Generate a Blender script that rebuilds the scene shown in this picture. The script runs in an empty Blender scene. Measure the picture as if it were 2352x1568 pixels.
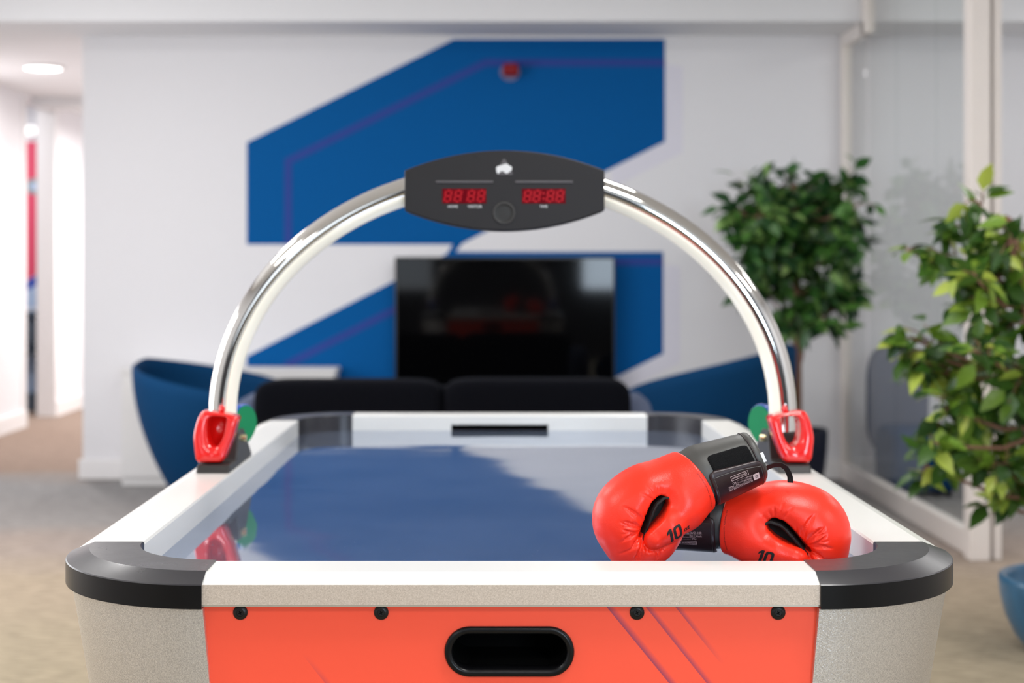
import bpy, bmesh, math, random
import numpy as np
from mathutils import Vector, Matrix
from mathutils.bvhtree import BVHTree

random.seed(7)
np.random.seed(7)
PI = math.pi
scene = bpy.context.scene
COL = scene.collection

# ------------------------------------------------------------------ camera
FPX = 3600.0                       # focal length in pixels of the 2352 px wide frame
CAMZ = 1.28
cam = bpy.data.cameras.new('camera')
cam_o = bpy.data.objects.new('camera', cam)
COL.objects.link(cam_o)
cam_o.location = (0, 0, CAMZ)
cam_o.rotation_euler = (math.radians(90), 0, 0)
cam.sensor_width = 36.0
cam.lens = FPX / 2352 * 36.0
cam.shift_x = 52 / 2352
cam.shift_y = -167 / 2352
cam.clip_start = 0.05
cam.dof.use_dof = True
cam.dof.focus_distance = 2.32
cam.dof.aperture_fstop = 3.6
scene.camera = cam_o

# ------------------------------------------------------------------ world, lights, exposure
w = bpy.data.worlds.new('world')
scene.world = w
w.use_nodes = True
w.node_tree.nodes['Background'].inputs[0].default_value = (0.85, 0.9, 1.0, 1)
w.node_tree.nodes['Background'].inputs[1].default_value = 0.6
scene.view_settings.view_transform = 'Standard'
scene.view_settings.look = 'None'
scene.view_settings.exposure = 0.0
scene.view_settings.gamma = 1.0
scene.view_settings.use_curve_mapping = False


def area(name, loc, rot, sx, sy, power, color=(1, 1, 1)):
    l = bpy.data.lights.new(name, 'AREA')
    l.shape = 'RECTANGLE'
    l.size = sx
    l.size_y = sy
    l.energy = power
    l.color = color
    o = bpy.data.objects.new(name, l)
    COL.objects.link(o)
    o.location = loc
    o.rotation_euler = rot
    return o


for i, (lx, ly, pw) in enumerate([(-2.4, -1.2, 34), (0.6, -1.2, 34), (-2.4, 1.6, 32), (0.9, 1.6, 32),
                                  (-2.4, 4.4, 30), (0.8, 4.4, 22), (-2.4, 7.3, 22), (0.5, 7.3, 14),
                                  (3.5, 1.0, 30), (3.5, 4.6, 20), (3.5, 7.4, 22)]):
    area('ceiling_panel_light', (lx, ly, 2.965), (0, 0, 0), 0.6, 0.6, pw, (1.0, 0.985, 0.97))
area('window_daylight', (1.9, -2.9, 1.75), (math.radians(90), 0, 0), 1.2, 1.5, 105, (0.72, 0.86, 1.0))
area('window_daylight', (-1.6, -2.9, 1.75), (math.radians(90), 0, 0), 1.6, 1.5, 16, (0.8, 0.9, 1.0))
area('window_daylight', (-3.70, 5.2, 1.6), (0, math.radians(-90), 0), 1.7, 4.6, 112, (0.98, 0.985, 1.0))
area('corridor_light', (-2.4, 13.8, 2.55), (0, 0, 0), 0.3, 0.3, 110, (1.0, 0.955, 0.93))
area('side_room_light', (-4.6, 13.3, 2.85), (0, 0, 0), 0.5, 0.5, 26, (0.95, 0.97, 1.0))


# ------------------------------------------------------------------ helpers
def lin(c):
    c = c / 255.0
    return c / 12.92 if c <= 0.04045 else ((c + 0.055) / 1.055) ** 2.4


def rgb(r, g, b):
    return (lin(r), lin(g), lin(b), 1.0)


def PX(px, py, Y):
    """pixel of the photograph at depth Y -> world point"""
    return Vector(((px - 1124) * Y / FPX, Y, CAMZ - (py - 617) * Y / FPX))


class Nodes:
    def __init__(self, name):
        self.m = bpy.data.materials.new(name)
        self.m.use_nodes = True
        self.t = self.m.node_tree
        self.b = self.t.nodes['Principled BSDF']

    def n(self, typ, **kw):
        nd = self.t.nodes.new(typ)
        for k, v in kw.items():
            if k in nd.inputs:
                nd.inputs[k].default_value = v
            else:
                setattr(nd, k, v)
        return nd

    def l(self, a, b):
        self.t.links.new(a, b)


def mat(name, col, rough=0.5, metal=0.0, spec=0.5, bump=None, coat=0.0, sheen=0.0, emit=None, vary=None):
    """bump=(scale,strength,distance)  vary=(scale,amount) brightness mottling  emit=(rgba,strength)"""
    N = Nodes(name)
    b = N.b
    b.inputs['Base Color'].default_value = col
    b.inputs['Roughness'].default_value = rough
    b.inputs['Metallic'].default_value = metal
    b.inputs['Specular IOR Level'].default_value = spec
    if coat:
        b.inputs['Coat Weight'].default_value = coat
        b.inputs['Coat Roughness'].default_value = 0.08
    if sheen:
        b.inputs['Sheen Weight'].default_value = sheen
        b.inputs['Sheen Roughness'].default_value = 0.5
        b.inputs['Sheen Tint'].default_value = col
    if emit:
        b.inputs['Emission Color'].default_value = emit[0]
        b.inputs['Emission Strength'].default_value = emit[1]
    tc = N.n('ShaderNodeTexCoord')
    if bump:
        nz = N.n('ShaderNodeTexNoise', Scale=bump[0], Detail=3.0)
        bp = N.n('ShaderNodeBump', Strength=bump[1], Distance=bump[2])
        N.l(tc.outputs['Object'], nz.inputs['Vector'])
        N.l(nz.outputs['Fac'], bp.inputs['Height'])
        N.l(bp.outputs['Normal'], b.inputs['Normal'])
    if vary:
        nz = N.n('ShaderNodeTexNoise', Scale=vary[0], Detail=4.0)
        N.l(tc.outputs['Object'], nz.inputs['Vector'])
        mr = N.n('ShaderNodeMapRange')
        mr.inputs['From Min'].default_value = 0.3
        mr.inputs['From Max'].default_value = 0.7
        mr.inputs['To Min'].default_value = 1 - vary[1]
        mr.inputs['To Max'].default_value = 1 + vary[1]
        N.l(nz.outputs['Fac'], mr.inputs['Value'])
        mx = N.n('ShaderNodeMix', data_type='RGBA', blend_type='MULTIPLY')
        mx.inputs[0].default_value = 1.0
        mx.inputs[6].default_value = col
        N.l(mr.outputs['Result'], mx.inputs[7])
        N.l(mx.outputs[2], b.inputs['Base Color'])
    return N.m


def mesh(name, V, F, m, parent=None, smooth=False, bevel=0.0, label=None, loc=None, segs=2, recalc=True):
    me = bpy.data.meshes.new(name)
    me.from_pydata([tuple(v) for v in V], [], [tuple(f) for f in F])
    if recalc:
        bm = bmesh.new()
        bm.from_mesh(me)
        bmesh.ops.recalc_face_normals(bm, faces=bm.faces)
        bm.to_mesh(me)
        bm.free()
    me.materials.append(m)
    if smooth:
        me.polygons.foreach_set('use_smooth', [True] * len(me.polygons))
    o = bpy.data.objects.new(name, me)
    COL.objects.link(o)
    if parent is not None:
        o.parent = parent
    if loc is not None:
        o.location = loc
    if bevel:
        md = o.modifiers.new('bevel', 'BEVEL')
        md.width = bevel
        md.segments = segs
        md.limit_method = 'ANGLE'
        md.angle_limit = math.radians(40)
    if label:
        o['label'] = label
    return o


def thing(name, label, cat, loc=(0, 0, 0), rz=0.0, group=None):
    o = bpy.data.objects.new(name, None)
    o.empty_display_size = 0.05
    COL.objects.link(o)
    o.location = loc
    o.rotation_euler = (0, 0, rz)
    o['label'] = label
    o['category'] = cat
    if group:
        o['group'] = group
    return o


def tag(o, label, cat, group=None):
    o['label'] = label
    o['category'] = cat
    if group:
        o['group'] = group
    return o


def structure(o):
    o['kind'] = 'structure'
    return o


class MB:
    def __init__(self):
        self.V = []
        self.F = []

    def add(self, V, F):
        k = len(self.V)
        self.V += [tuple(v) for v in V]
        self.F += [tuple(i + k for i in f) for f in F]
        return self

    def box(self, x0, x1, y0, y1, z0, z1):
        return self.add([(x0, y0, z0), (x1, y0, z0), (x1, y1, z0), (x0, y1, z0),
                         (x0, y0, z1), (x1, y0, z1), (x1, y1, z1), (x0, y1, z1)],
                        [(0, 3, 2, 1), (4, 5, 6, 7), (0, 1, 5, 4), (1, 2, 6, 5), (2, 3, 7, 6), (3, 0, 4, 7)])

    def prism(self, poly, fn, a, b):
        """poly: 2D points; fn(p, t) -> 3D; extruded from t=a to t=b"""
        n = len(poly)
        V = [fn(p, a) for p in poly] + [fn(p, b) for p in poly]
        F = [tuple(range(n))[::-1], tuple(range(n, 2 * n))]
        F += [(i, (i + 1) % n, n + (i + 1) % n, n + i) for i in range(n)]
        return self.add(V, F)

    def loft(self, rings, closed=True, caps=True):
        n = len(rings[0])
        V = [p for r in rings for p in r]
        F = []
        for k in range(len(rings) - 1):
            for i in range(n if closed else n - 1):
                j = (i + 1) % n
                F.append((k * n + i, k * n + j, (k + 1) * n + j, (k + 1) * n + i))
        if caps:
            F.append(tuple(range(n))[::-1])
            F.append(tuple(range((len(rings) - 1) * n, len(rings) * n)))
        return self.add(V, F)

    def tube(self, path, r, n=12, caps=True):
        path = [Vector(p) for p in path]
        R = r if isinstance(r, (list, tuple)) else [r] * len(path)
        rings = []
        up = None
        for i, p in enumerate(path):
            t = (path[min(i + 1, len(path) - 1)] - path[max(i - 1, 0)]).normalized()
            if up is None:
                a = Vector((0, 0, 1)) if abs(t.z) < 0.9 else Vector((1, 0, 0))
                up = (a - t * a.dot(t)).normalized()
            else:
                up = (up - t * up.dot(t)).normalized()
            s = t.cross(up)
            rings.append([p + (up * math.cos(2 * PI * k / n) + s * math.sin(2 * PI * k / n)) * R[i] for k in range(n)])
        return self.loft(rings, True, caps)

    def lathe(self, prof, n=32, c=(0, 0, 0), caps=True):
        rings = [[(c[0] + r * math.cos(2 * PI * k / n), c[1] + r * math.sin(2 * PI * k / n), c[2] + z) for k in range(n)]
                 for r, z in prof]
        return self.loft(rings, True, caps)

    def disc_y(self, cx, cz, y0, y1, r, n=24):
        return self.prism([(cx + r * math.cos(2 * PI * k / n), cz + r * math.sin(2 * PI * k / n)) for k in range(n)],
                          lambda p, t: (p[0], t, p[1]), y0, y1)

    def out(self, name, m, parent=None, **kw):
        return mesh(name, self.V, self.F, m, parent, **kw)


def text_geo(s, size, spacing=1.0, shear=0.0, fine=None, bold=0.0):
    """built-in font outline -> flat triangles, (verts Nx2 centred, faces)"""
    cu = bpy.data.curves.new('lettering', 'FONT')
    cu.body = s
    cu.size = size
    cu.space_character = spacing
    cu.shear = shear
    cu.offset = bold
    cu.resolution_u = 3
    cu.align_x = 'CENTER'
    cu.align_y = 'CENTER'
    o = bpy.data.objects.new('lettering_source', cu)
    COL.objects.link(o)
    bpy.context.view_layer.update()
    me = bpy.data.meshes.new_from_object(o.evaluated_get(bpy.context.evaluated_depsgraph_get()))
    bpy.data.objects.remove(o)
    bpy.data.curves.remove(cu)
    bm = bmesh.new()
    bm.from_mesh(me)
    bmesh.ops.triangulate(bm, faces=bm.faces)
    if fine:
        for _ in range(4):
            es = [e for e in bm.edges if e.calc_length() > fine]
            if not es:
                break
            bmesh.ops.subdivide_edges(bm, edges=es, cuts=1)
            bmesh.ops.triangulate(bm, faces=[f for f in bm.faces if len(f.verts) > 3])
    bm.verts.index_update()
    V = [(v.co.x, v.co.y) for v in bm.verts]
    F = [tuple(v.index for v in f.verts) for f in bm.faces]
    bm.free()
    bpy.data.meshes.remove(me)
    return V, F


def solid_text(MBo, s, size, fn, depth=0.0, **kw):
    V, F = text_geo(s, size, **kw)
    MBo.add([fn(x, y) for x, y in V], F)
    return MBo


# ------------------------------------------------------------------ materials
M = {}
M['wall'] = mat('white_wall_paint', rgb(230, 229, 232), 0.8, spec=0.2, bump=(60, 0.05, 0.002))
M['ceil'] = mat('ceiling_paint', rgb(232, 232, 234), 0.85)
M['trim'] = mat('white_trim_paint', rgb(236, 234, 234), 0.4)
M['mural'] = mat('blue_mural_paint', rgb(0, 86, 152), 0.7, spec=0.1)
M['mural_line'] = mat('violet_line_paint', rgb(50, 72, 146), 0.7, spec=0.1)
M['mural_pale'] = mat('pale_lavender_paint', rgb(224, 222, 233), 0.8, spec=0.2)
M['frame'] = mat('cream_frame_paint', rgb(232, 224, 218), 0.35)
M['alu'] = mat('white_satin_rail', rgb(234, 233, 228), 0.32, spec=0.55, coat=0.2)
M['black'] = mat('black_plastic', rgb(13, 13, 15), 0.28, spec=0.25)
M['blackhole'] = mat('matte_black', rgb(5, 5, 5), 0.9, spec=0.1)
M['chrome'] = mat('polished_chrome', rgb(214, 212, 208), 0.06, metal=1.0)
M['red'] = mat('glossy_red_plastic', rgb(236, 26, 22), 0.18, coat=0.4)
M['green'] = mat('green_felt', rgb(0, 138, 84), 0.8)
M['bluep'] = mat('glossy_blue_plastic', rgb(40, 84, 178), 0.2, coat=0.4)
M['grey'] = mat('dark_grey_plastic', rgb(52, 50, 49), 0.4, spec=0.3)
M['brass'] = mat('brass_bolt', rgb(220, 210, 165), 0.25, metal=1.0)
M['screw'] = mat('black_screw', rgb(22, 22, 23), 0.38, metal=0.3)
M['steel'] = mat('pale_steel', rgb(214, 210, 198), 0.35, metal=0.7)
M['board'] = mat('scoreboard_black', rgb(40, 38, 39), 0.5, spec=0.25, bump=(500, 0.08, 0.0006))
M['board_line'] = mat('scoreboard_grey', rgb(80, 76, 78), 0.45)
M['display'] = mat('dark_red_display', rgb(96, 0, 14), 0.12, emit=(rgb(120, 0, 16), 0.10))
M['segment'] = mat('red_segment', rgb(150, 0, 16), 0.4, spec=0.2, emit=(rgb(205, 8, 28), 0.2))
M['print_white'] = mat('white_print', rgb(225, 225, 225), 0.5)
M['print_black'] = mat('black_print', rgb(24, 14, 14), 0.55)
M['print_pink'] = mat('pale_pink_print', rgb(222, 196, 196), 0.5)
M['grille'] = mat('grille_plastic', rgb(62, 60, 58), 0.45)
M['navy'] = mat('navy_sofa_fabric', rgb(5, 6, 13), 0.9, spec=0.1, sheen=0.08, bump=(300, 0.2, 0.001))
M['slate'] = mat('slate_sofa_fabric', rgb(84, 92, 114), 0.9, spec=0.2, sheen=0.1, bump=(300, 0.2, 0.001))
M['teal'] = mat('teal_velvet', rgb(0, 54, 94), 0.8, spec=0.15, sheen=0.08, bump=(200, 0.1, 0.001))
M['tealpad'] = mat('teal_cushion_velvet', rgb(0, 50, 86), 0.8, spec=0.15, sheen=0.08)
M['wood'] = mat('warm_wood', rgb(176, 128, 92), 0.5)
M['tv'] = mat('tv_screen', rgb(4, 4, 5), 0.05, spec=0.26)
M['tvframe'] = mat('tv_frame', rgb(14, 14, 15), 0.35)
M['cabinet'] = mat('white_cabinet_paint', rgb(226, 224, 223), 0.5)
M['pot'] = mat('blue_glazed_pot', rgb(38, 92, 126), 0.3, coat=0.25, vary=(14, 0.2))
M['pot_navy'] = mat('dark_navy_pot', rgb(14, 20, 40), 0.5, spec=0.3)
M['soil'] = mat('dark_soil', rgb(44, 34, 28), 0.95, bump=(60, 0.6, 0.01))
M['bark'] = mat('brown_bark', rgb(128, 92, 74), 0.85, bump=(80, 0.5, 0.004))
M['leather_black'] = mat('black_leather', rgb(50, 49, 45), 0.48, bump=(900, 0.25, 0.0005), spec=0.9)
M['strap'] = mat('black_strap_leather', rgb(40, 22, 24), 0.34, bump=(900, 0.15, 0.0004))
M['velcro'] = mat('fuzzy_black_loop', rgb(24, 24, 25), 0.95, spec=0.1, bump=(900, 1.0, 0.0015), vary=(1200, 0.6))
M['liner'] = mat('black_mesh_lining', rgb(22, 22, 23), 0.8, bump=(1300, 0.6, 0.0006))
M['ribbon'] = mat('black_ribbon', rgb(16, 15, 16), 0.6)
M['alarm_red'] = mat('alarm_red_plastic', rgb(128, 0, 12), 0.4, spec=0.2)
M['alarm_ring'] = mat('alarm_base_plastic', rgb(120, 120, 160), 0.5)
M['lamp'] = mat('lamp_diffuser', (1, 1, 1, 1), 0.5, emit=((1, 0.98, 0.95, 1), 7.0))
M['globe'] = mat('globe_diffuser', (1, 1, 1, 1), 0.5, emit=((1, 0.98, 0.95, 1), 0.9))
M['poster_red'] = mat('poster_red', rgb(222, 74, 104), 0.6)
M['poster_blue'] = mat('poster_blue', rgb(52, 78, 178), 0.6)
M['poster_pale'] = mat('pale_blue_board', rgb(178, 198, 226), 0.6)
M['shelf'] = mat('dark_slate_laminate', rgb(70, 80, 92), 0.5)
M['emblem'] = mat('grey_emblem', rgb(150, 156, 156), 0.5)


def leather_red():
    N = Nodes('red_glove_leather')
    b = N.b
    b.inputs['Base Color'].default_value = rgb(252, 48, 24)
    b.inputs['Roughness'].default_value = 0.34
    b.inputs['Specular IOR Level'].default_value = 0.42
    tc = N.n('ShaderNodeTexCoord')
    v = N.n('ShaderNodeTexVoronoi', Scale=620.0)
    nz = N.n('ShaderNodeTexNoise', Scale=300.0, Detail=3.0)
    ad = N.n('ShaderNodeMath', operation='ADD')
    bp = N.n('ShaderNodeBump', Strength=0.16, Distance=0.0006)
    N.l(tc.outputs['Object'], v.inputs['Vector'])
    N.l(tc.outputs['Object'], nz.inputs['Vector'])
    N.l(v.outputs['Distance'], ad.inputs[0])
    N.l(nz.outputs['Fac'], ad.inputs[1])
    N.l(ad.outputs[0], bp.inputs['Height'])
    N.l(bp.outputs['Normal'], b.inputs['Normal'])
    return N.m


M['glove_red'] = leather_red()


def hammered():
    N = Nodes('hammered_silver_vinyl')
    b = N.b
    b.inputs['Metallic'].default_value = 0.8
    b.inputs['Roughness'].default_value = 0.3
    tc = N.n('ShaderNodeTexCoord')
    mp = N.n('ShaderNodeMapping')
    mp.inputs['Rotation'].default_value = (0.3, 0.5, 0.2)
    mp.inputs['Scale'].default_value = (1.0, 1.0, 0.55)
    nz = N.n('ShaderNodeTexNoise', Scale=1000.0, Detail=2.0)
    cr = N.n('ShaderNodeValToRGB')
    cr.color_ramp.elements[0].position = 0.34
    cr.color_ramp.elements[0].color = rgb(192, 189, 188)
    cr.color_ramp.elements[1].position = 0.68
    cr.color_ramp.elements[1].color = rgb(240, 237, 234)
    bp = N.n('ShaderNodeBump', Strength=0.5, Distance=0.001)
    N.l(tc.outputs['Object'], mp.inputs['Vector'])
    N.l(mp.outputs['Vector'], nz.inputs['Vector'])
    N.l(nz.outputs['Fac'], cr.inputs['Fac'])
    N.l(nz.outputs['Fac'], bp.inputs['Height'])
    N.l(cr.outputs['Color'], b.inputs['Base Color'])
    N.l(bp.outputs['Normal'], b.inputs['Normal'])
    return N.m


M['hammered'] = hammered()


def speckled():
    N = Nodes('speckled_champagne_metal')
    b = N.b
    b.inputs['Metallic'].default_value = 0.25
    b.inputs['Roughness'].default_value = 0.45
    tc = N.n('ShaderNodeTexCoord')
    nz = N.n('ShaderNodeTexNoise', Scale=1100.0, Detail=2.0)
    cr = N.n('ShaderNodeValToRGB')
    cr.color_ramp.elements[0].position = 0.35
    cr.color_ramp.elements[0].color = rgb(186, 170, 154)
    cr.color_ramp.elements[1].position = 0.7
    cr.color_ramp.elements[1].color = rgb(222, 208, 194)
    N.l(tc.outputs['Object'], nz.inputs['Vector'])
    N.l(nz.outputs['Fac'], cr.inputs['Fac'])
    N.l(cr.outputs['Color'], b.inputs['Base Color'])
    return N.m


M['speckled'] = speckled()


def cap_mat():
    N = Nodes('charcoal_corner_plastic')
    b = N.b
    b.inputs['Base Color'].default_value = rgb(44, 43, 47)
    b.inputs['Roughness'].default_value = 0.3
    tc = N.n('ShaderNodeTexCoord')
    nz = N.n('ShaderNodeTexNoise', Scale=9.0, Detail=6.0, Roughness=0.7)
    mr = N.n('ShaderNodeMapRange')
    mr.inputs['To Min'].default_value = 0.2
    mr.inputs['To Max'].default_value = 0.42
    N.l(tc.outputs['Object'], nz.inputs['Vector'])
    N.l(nz.outputs['Fac'], mr.inputs['Value'])
    N.l(mr.outputs['Result'], b.inputs['Roughness'])
    return N.m


M['cap'] = cap_mat()


def playfield_mat():
    N = Nodes('glossy_blue_playfield')
    b = N.b
    b.inputs['Roughness'].default_value = 0.045
    b.inputs['Metallic'].default_value = 0.72
    b.inputs['Specular IOR Level'].default_value = 0.5
    tc = N.n('ShaderNodeTexCoord')
    nz = N.n('ShaderNodeTexNoise', Scale=5.0, Detail=8.0, Roughness=0.7)
    cr = N.n('ShaderNodeValToRGB')
    cr.color_ramp.elements[0].position = 0.3
    cr.color_ramp.elements[0].color = rgb(132, 148, 176)
    cr.color_ramp.elements[1].position = 0.75
    cr.color_ramp.elements[1].color = rgb(152, 166, 192)
    N.l(tc.outputs['Object'], nz.inputs['Vector'])
    N.l(nz.outputs['Fac'], cr.inputs['Fac'])
    # dust specks and long fine scratches
    v = N.n('ShaderNodeTexNoise', Scale=420.0, Detail=1.0)
    sp = N.n('ShaderNodeMapRange')
    sp.inputs['From Min'].default_value = 0.74
    sp.inputs['From Max'].default_value = 0.8
    N.l(tc.outputs['Object'], v.inputs['Vector'])
    N.l(v.outputs['Fac'], sp.inputs['Value'])
    mp = N.n('ShaderNodeMapping')
    mp.inputs['Rotation'].default_value = (0, 0, 0.5)
    mp.inputs['Scale'].default_value = (3.0, 120.0, 1.0)
    s2 = N.n('ShaderNodeTexNoise', Scale=2.2, Detail=3.0, Distortion=1.2)
    N.l(tc.outputs['Object'], mp.inputs['Vector'])
    N.l(mp.outputs['Vector'], s2.inputs['Vector'])
    sr = N.n('ShaderNodeMapRange')
    sr.inputs['From Min'].default_value = 0.66
    sr.inputs['From Max'].default_value = 0.8
    sr.inputs['To Max'].default_value = 0.35
    N.l(s2.outputs['Fac'], sr.inputs['Value'])
    ad = N.n('ShaderNodeMath', operation='ADD', use_clamp=True)
    N.l(sp.outputs['Result'], ad.inputs[0])
    N.l(sr.outputs['Result'], ad.inputs[1])
    mx = N.n('ShaderNodeMix', data_type='RGBA')
    mx.inputs[7].default_value = rgb(170, 172, 184)
    N.l(ad.outputs[0], mx.inputs[0])
    me_ = N.n('ShaderNodeMath', operation='MULTIPLY_ADD', use_clamp=True)
    me_.inputs[1].default_value = -0.7
    me_.inputs[2].default_value = 0.72
    N.l(ad.outputs[0], me_.inputs[0])
    N.l(me_.outputs[0], b.inputs['Metallic'])
    N.l(cr.outputs['Color'], mx.inputs[6])
    N.l(mx.outputs[2], b.inputs['Base Color'])
    mw = N.n('ShaderNodeMapping')
    mw.inputs['Scale'].default_value = (1.0, 1.0, 1.0)
    wv = N.n('ShaderNodeTexNoise', Scale=3.4, Detail=1.0)
    bp = N.n('ShaderNodeBump', Strength=0.35, Distance=0.004)
    N.l(tc.outputs['Object'], mw.inputs['Vector'])
    N.l(mw.outputs['Vector'], wv.inputs['Vector'])
    N.l(wv.outputs['Fac'], bp.inputs['Height'])
    N.l(bp.outputs['Normal'], b.inputs['Normal'])
    return N.m


M['playfield'] = playfield_mat()


def panel_mat():
    """orange laminate with printed soft-edged diagonal stripes (x,z in table coordinates)"""
    N = Nodes('orange_printed_laminate')
    b = N.b
    b.inputs['Roughness'].default_value = 0.38
    tc = N.n('ShaderNodeTexCoord')
    sx = N.n('ShaderNodeSeparateXYZ')
    N.l(tc.outputs['Object'], sx.inputs['Vector'])
    prev = None
    # (x at z=.82, x-slope per metre down, fade width, z start, z end, strength)
    for x0, sl, wd, z0, z1, st in [(0.127, 0.82, 0.012, 0.40, 0.9, 1.0), (0.181, 0.80, 0.010, 0.40, 0.9, 0.9),
                                   (0.222, 0.80, 0.009, 0.735, 0.9, 0.8), (-0.345, 0.80, 0.010, 0.4, 0.75, 0.5)]:
        # d = x - (x0 + sl*(.82-z))
        a = N.n('ShaderNodeMath', operation='MULTIPLY_ADD')
        a.inputs[1].default_value = sl
        a.inputs[2].default_value = -(x0 + sl * 0.82)
        N.l(sx.outputs['Z'], a.inputs[0])
        d = N.n('ShaderNodeMath', operation='ADD')
        N.l(a.outputs[0], d.inputs[0])
        N.l(sx.outputs['X'], d.inputs[1])
        f = N.n('ShaderNodeMapRange')
        f.inputs['From Min'].default_value = 0.0
        f.inputs['From Max'].default_value = wd
        f.inputs['To Min'].default_value = st
        f.inputs['To Max'].default_value = 0.0
        N.l(d.outputs[0], f.inputs['Value'])
        g = N.n('ShaderNodeMath', operation='GREATER_THAN')
        g.inputs[1].default_value = 0.0
        N.l(d.outputs[0], g.inputs[0])
        pr = N.n('ShaderNodeMath', operation='MULTIPLY')
        N.l(f.outputs['Result'], pr.inputs[0])
        N.l(g.outputs[0], pr.inputs[1])
        zf = N.n('ShaderNodeMapRange')
        if z1 > 0.8:
            zf.inputs['From Min'].default_value = z0
            zf.inputs['From Max'].default_value = z0 + 0.06
        else:
            zf.inputs['From Min'].default_value = z1
            zf.inputs['From Max'].default_value = z1 - 0.05
        N.l(sx.outputs['Z'], zf.inputs['Value'])
        p2 = N.n('ShaderNodeMath', operation='MULTIPLY')
        N.l(pr.outputs[0], p2.inputs[0])
        N.l(zf.outputs['Result'], p2.inputs[1])
        if prev is None:
            prev = p2.outputs[0]
        else:
            mxx = N.n('ShaderNodeMath', operation='MAXIMUM')
            N.l(prev, mxx.inputs[0])
            N.l(p2.outputs[0], mxx.inputs[1])
            prev = mxx.outputs[0]
    mx = N.n('ShaderNodeMix', data_type='RGBA')
    mx.inputs[6].default_value = rgb(255, 88, 60)
    mx.inputs[7].default_value = rgb(150, 60, 90)
    N.l(prev, mx.inputs[0])
    N.l(mx.outputs[2], b.inputs['Base Color'])
    return N.m


M['orange'] = panel_mat()


def carpet_mat():
    N = Nodes('mottled_carpet')
    b = N.b
    b.inputs['Roughness'].default_value = 0.95
    b.inputs['Specular IOR Level'].default_value = 0.15
    tc = N.n('ShaderNodeTexCoord')
    sx = N.n('ShaderNodeSeparateXYZ')
    N.l(tc.outputs['Object'], sx.inputs['Vector'])
    wob = N.n('ShaderNodeTexNoise', Scale=1.1, Detail=2.0)
    N.l(tc.outputs['Object'], wob.inputs['Vector'])
    wm = N.n('ShaderNodeMath', operation='MULTIPLY_ADD')
    wm.inputs[1].default_value = 1.2
    wm.inputs[2].default_value = -0.6
    N.l(wob.outputs['Fac'], wm.inputs[0])
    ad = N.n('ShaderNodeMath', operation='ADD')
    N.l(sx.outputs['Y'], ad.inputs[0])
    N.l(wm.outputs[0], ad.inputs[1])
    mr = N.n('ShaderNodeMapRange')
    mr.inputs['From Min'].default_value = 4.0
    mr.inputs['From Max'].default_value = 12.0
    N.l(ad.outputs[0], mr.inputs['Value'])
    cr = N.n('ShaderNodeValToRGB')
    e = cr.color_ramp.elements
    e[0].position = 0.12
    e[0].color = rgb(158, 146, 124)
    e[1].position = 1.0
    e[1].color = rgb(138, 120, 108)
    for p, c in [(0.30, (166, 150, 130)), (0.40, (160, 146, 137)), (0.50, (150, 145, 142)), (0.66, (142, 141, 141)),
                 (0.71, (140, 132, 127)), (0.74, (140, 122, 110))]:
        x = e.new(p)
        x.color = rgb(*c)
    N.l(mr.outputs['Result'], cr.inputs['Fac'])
    mp = N.n('ShaderNodeMapping')
    mp.inputs['Rotation'].default_value = (0, 0, 0.9)
    mp.inputs['Scale'].default_value = (12, 60, 12)
    st = N.n('ShaderNodeTexNoise', Scale=1.0, Detail=3.0)
    N.l(tc.outputs['Object'], mp.inputs['Vector'])
    N.l(mp.outputs['Vector'], st.inputs['Vector'])
    m2 = N.n('ShaderNodeMapRange')
    m2.inputs['From Min'].default_value = 0.3
    m2.inputs['From Max'].default_value = 0.7
    m2.inputs['To Min'].default_value = 0.72
    m2.inputs['To Max'].default_value = 1.22
    N.l(st.outputs['Fac'], m2.inputs['Value'])
    mx = N.n('ShaderNodeMix', data_type='RGBA', blend_type='MULTIPLY')
    mx.inputs[0].default_value = 1.0
    N.l(cr.outputs['Color'], mx.inputs[6])
    N.l(m2.outputs['Result'], mx.inputs[7])
    N.l(mx.outputs[2], b.inputs['Base Color'])
    bp = N.n('ShaderNodeBump', Strength=0.5, Distance=0.004)
    N.l(st.outputs['Fac'], bp.inputs['Height'])
    N.l(bp.outputs['Normal'], b.inputs['Normal'])
    return N.m


M['carpet'] = carpet_mat()


def glass_mat():
    N = Nodes('clear_partition_glass')
    t = N.t
    t.nodes.remove(N.b)
    out = t.nodes['Material Output']
    tr = N.n('ShaderNodeBsdfTransparent')
    tr.inputs['Color'].default_value = (0.95, 0.965, 0.96, 1)
    gl = N.n('ShaderNodeBsdfGlossy')
    gl.inputs['Roughness'].default_value = 0.02
    fr = N.n('ShaderNodeFresnel')
    fr.inputs['IOR'].default_value = 1.5
    mx = N.n('ShaderNodeMixShader')
    ge = N.n('ShaderNodeNewGeometry')
    inv = N.n('ShaderNodeMath', operation='SUBTRACT')
    inv.inputs[0].default_value = 1.0
    N.l(ge.outputs['Backfacing'], inv.inputs[1])
    mu = N.n('ShaderNodeMath', operation='MULTIPLY')
    N.l(fr.outputs[0], mu.inputs[0])
    N.l(inv.outputs[0], mu.inputs[1])
    N.l(mu.outputs[0], mx.inputs[0])
    N.l(tr.outputs[0], mx.inputs[1])
    N.l(gl.outputs[0], mx.inputs[2])
    N.l(mx.outputs[0], out.inputs['Surface'])
    return N.m


M['glass'] = glass_mat()


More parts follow.
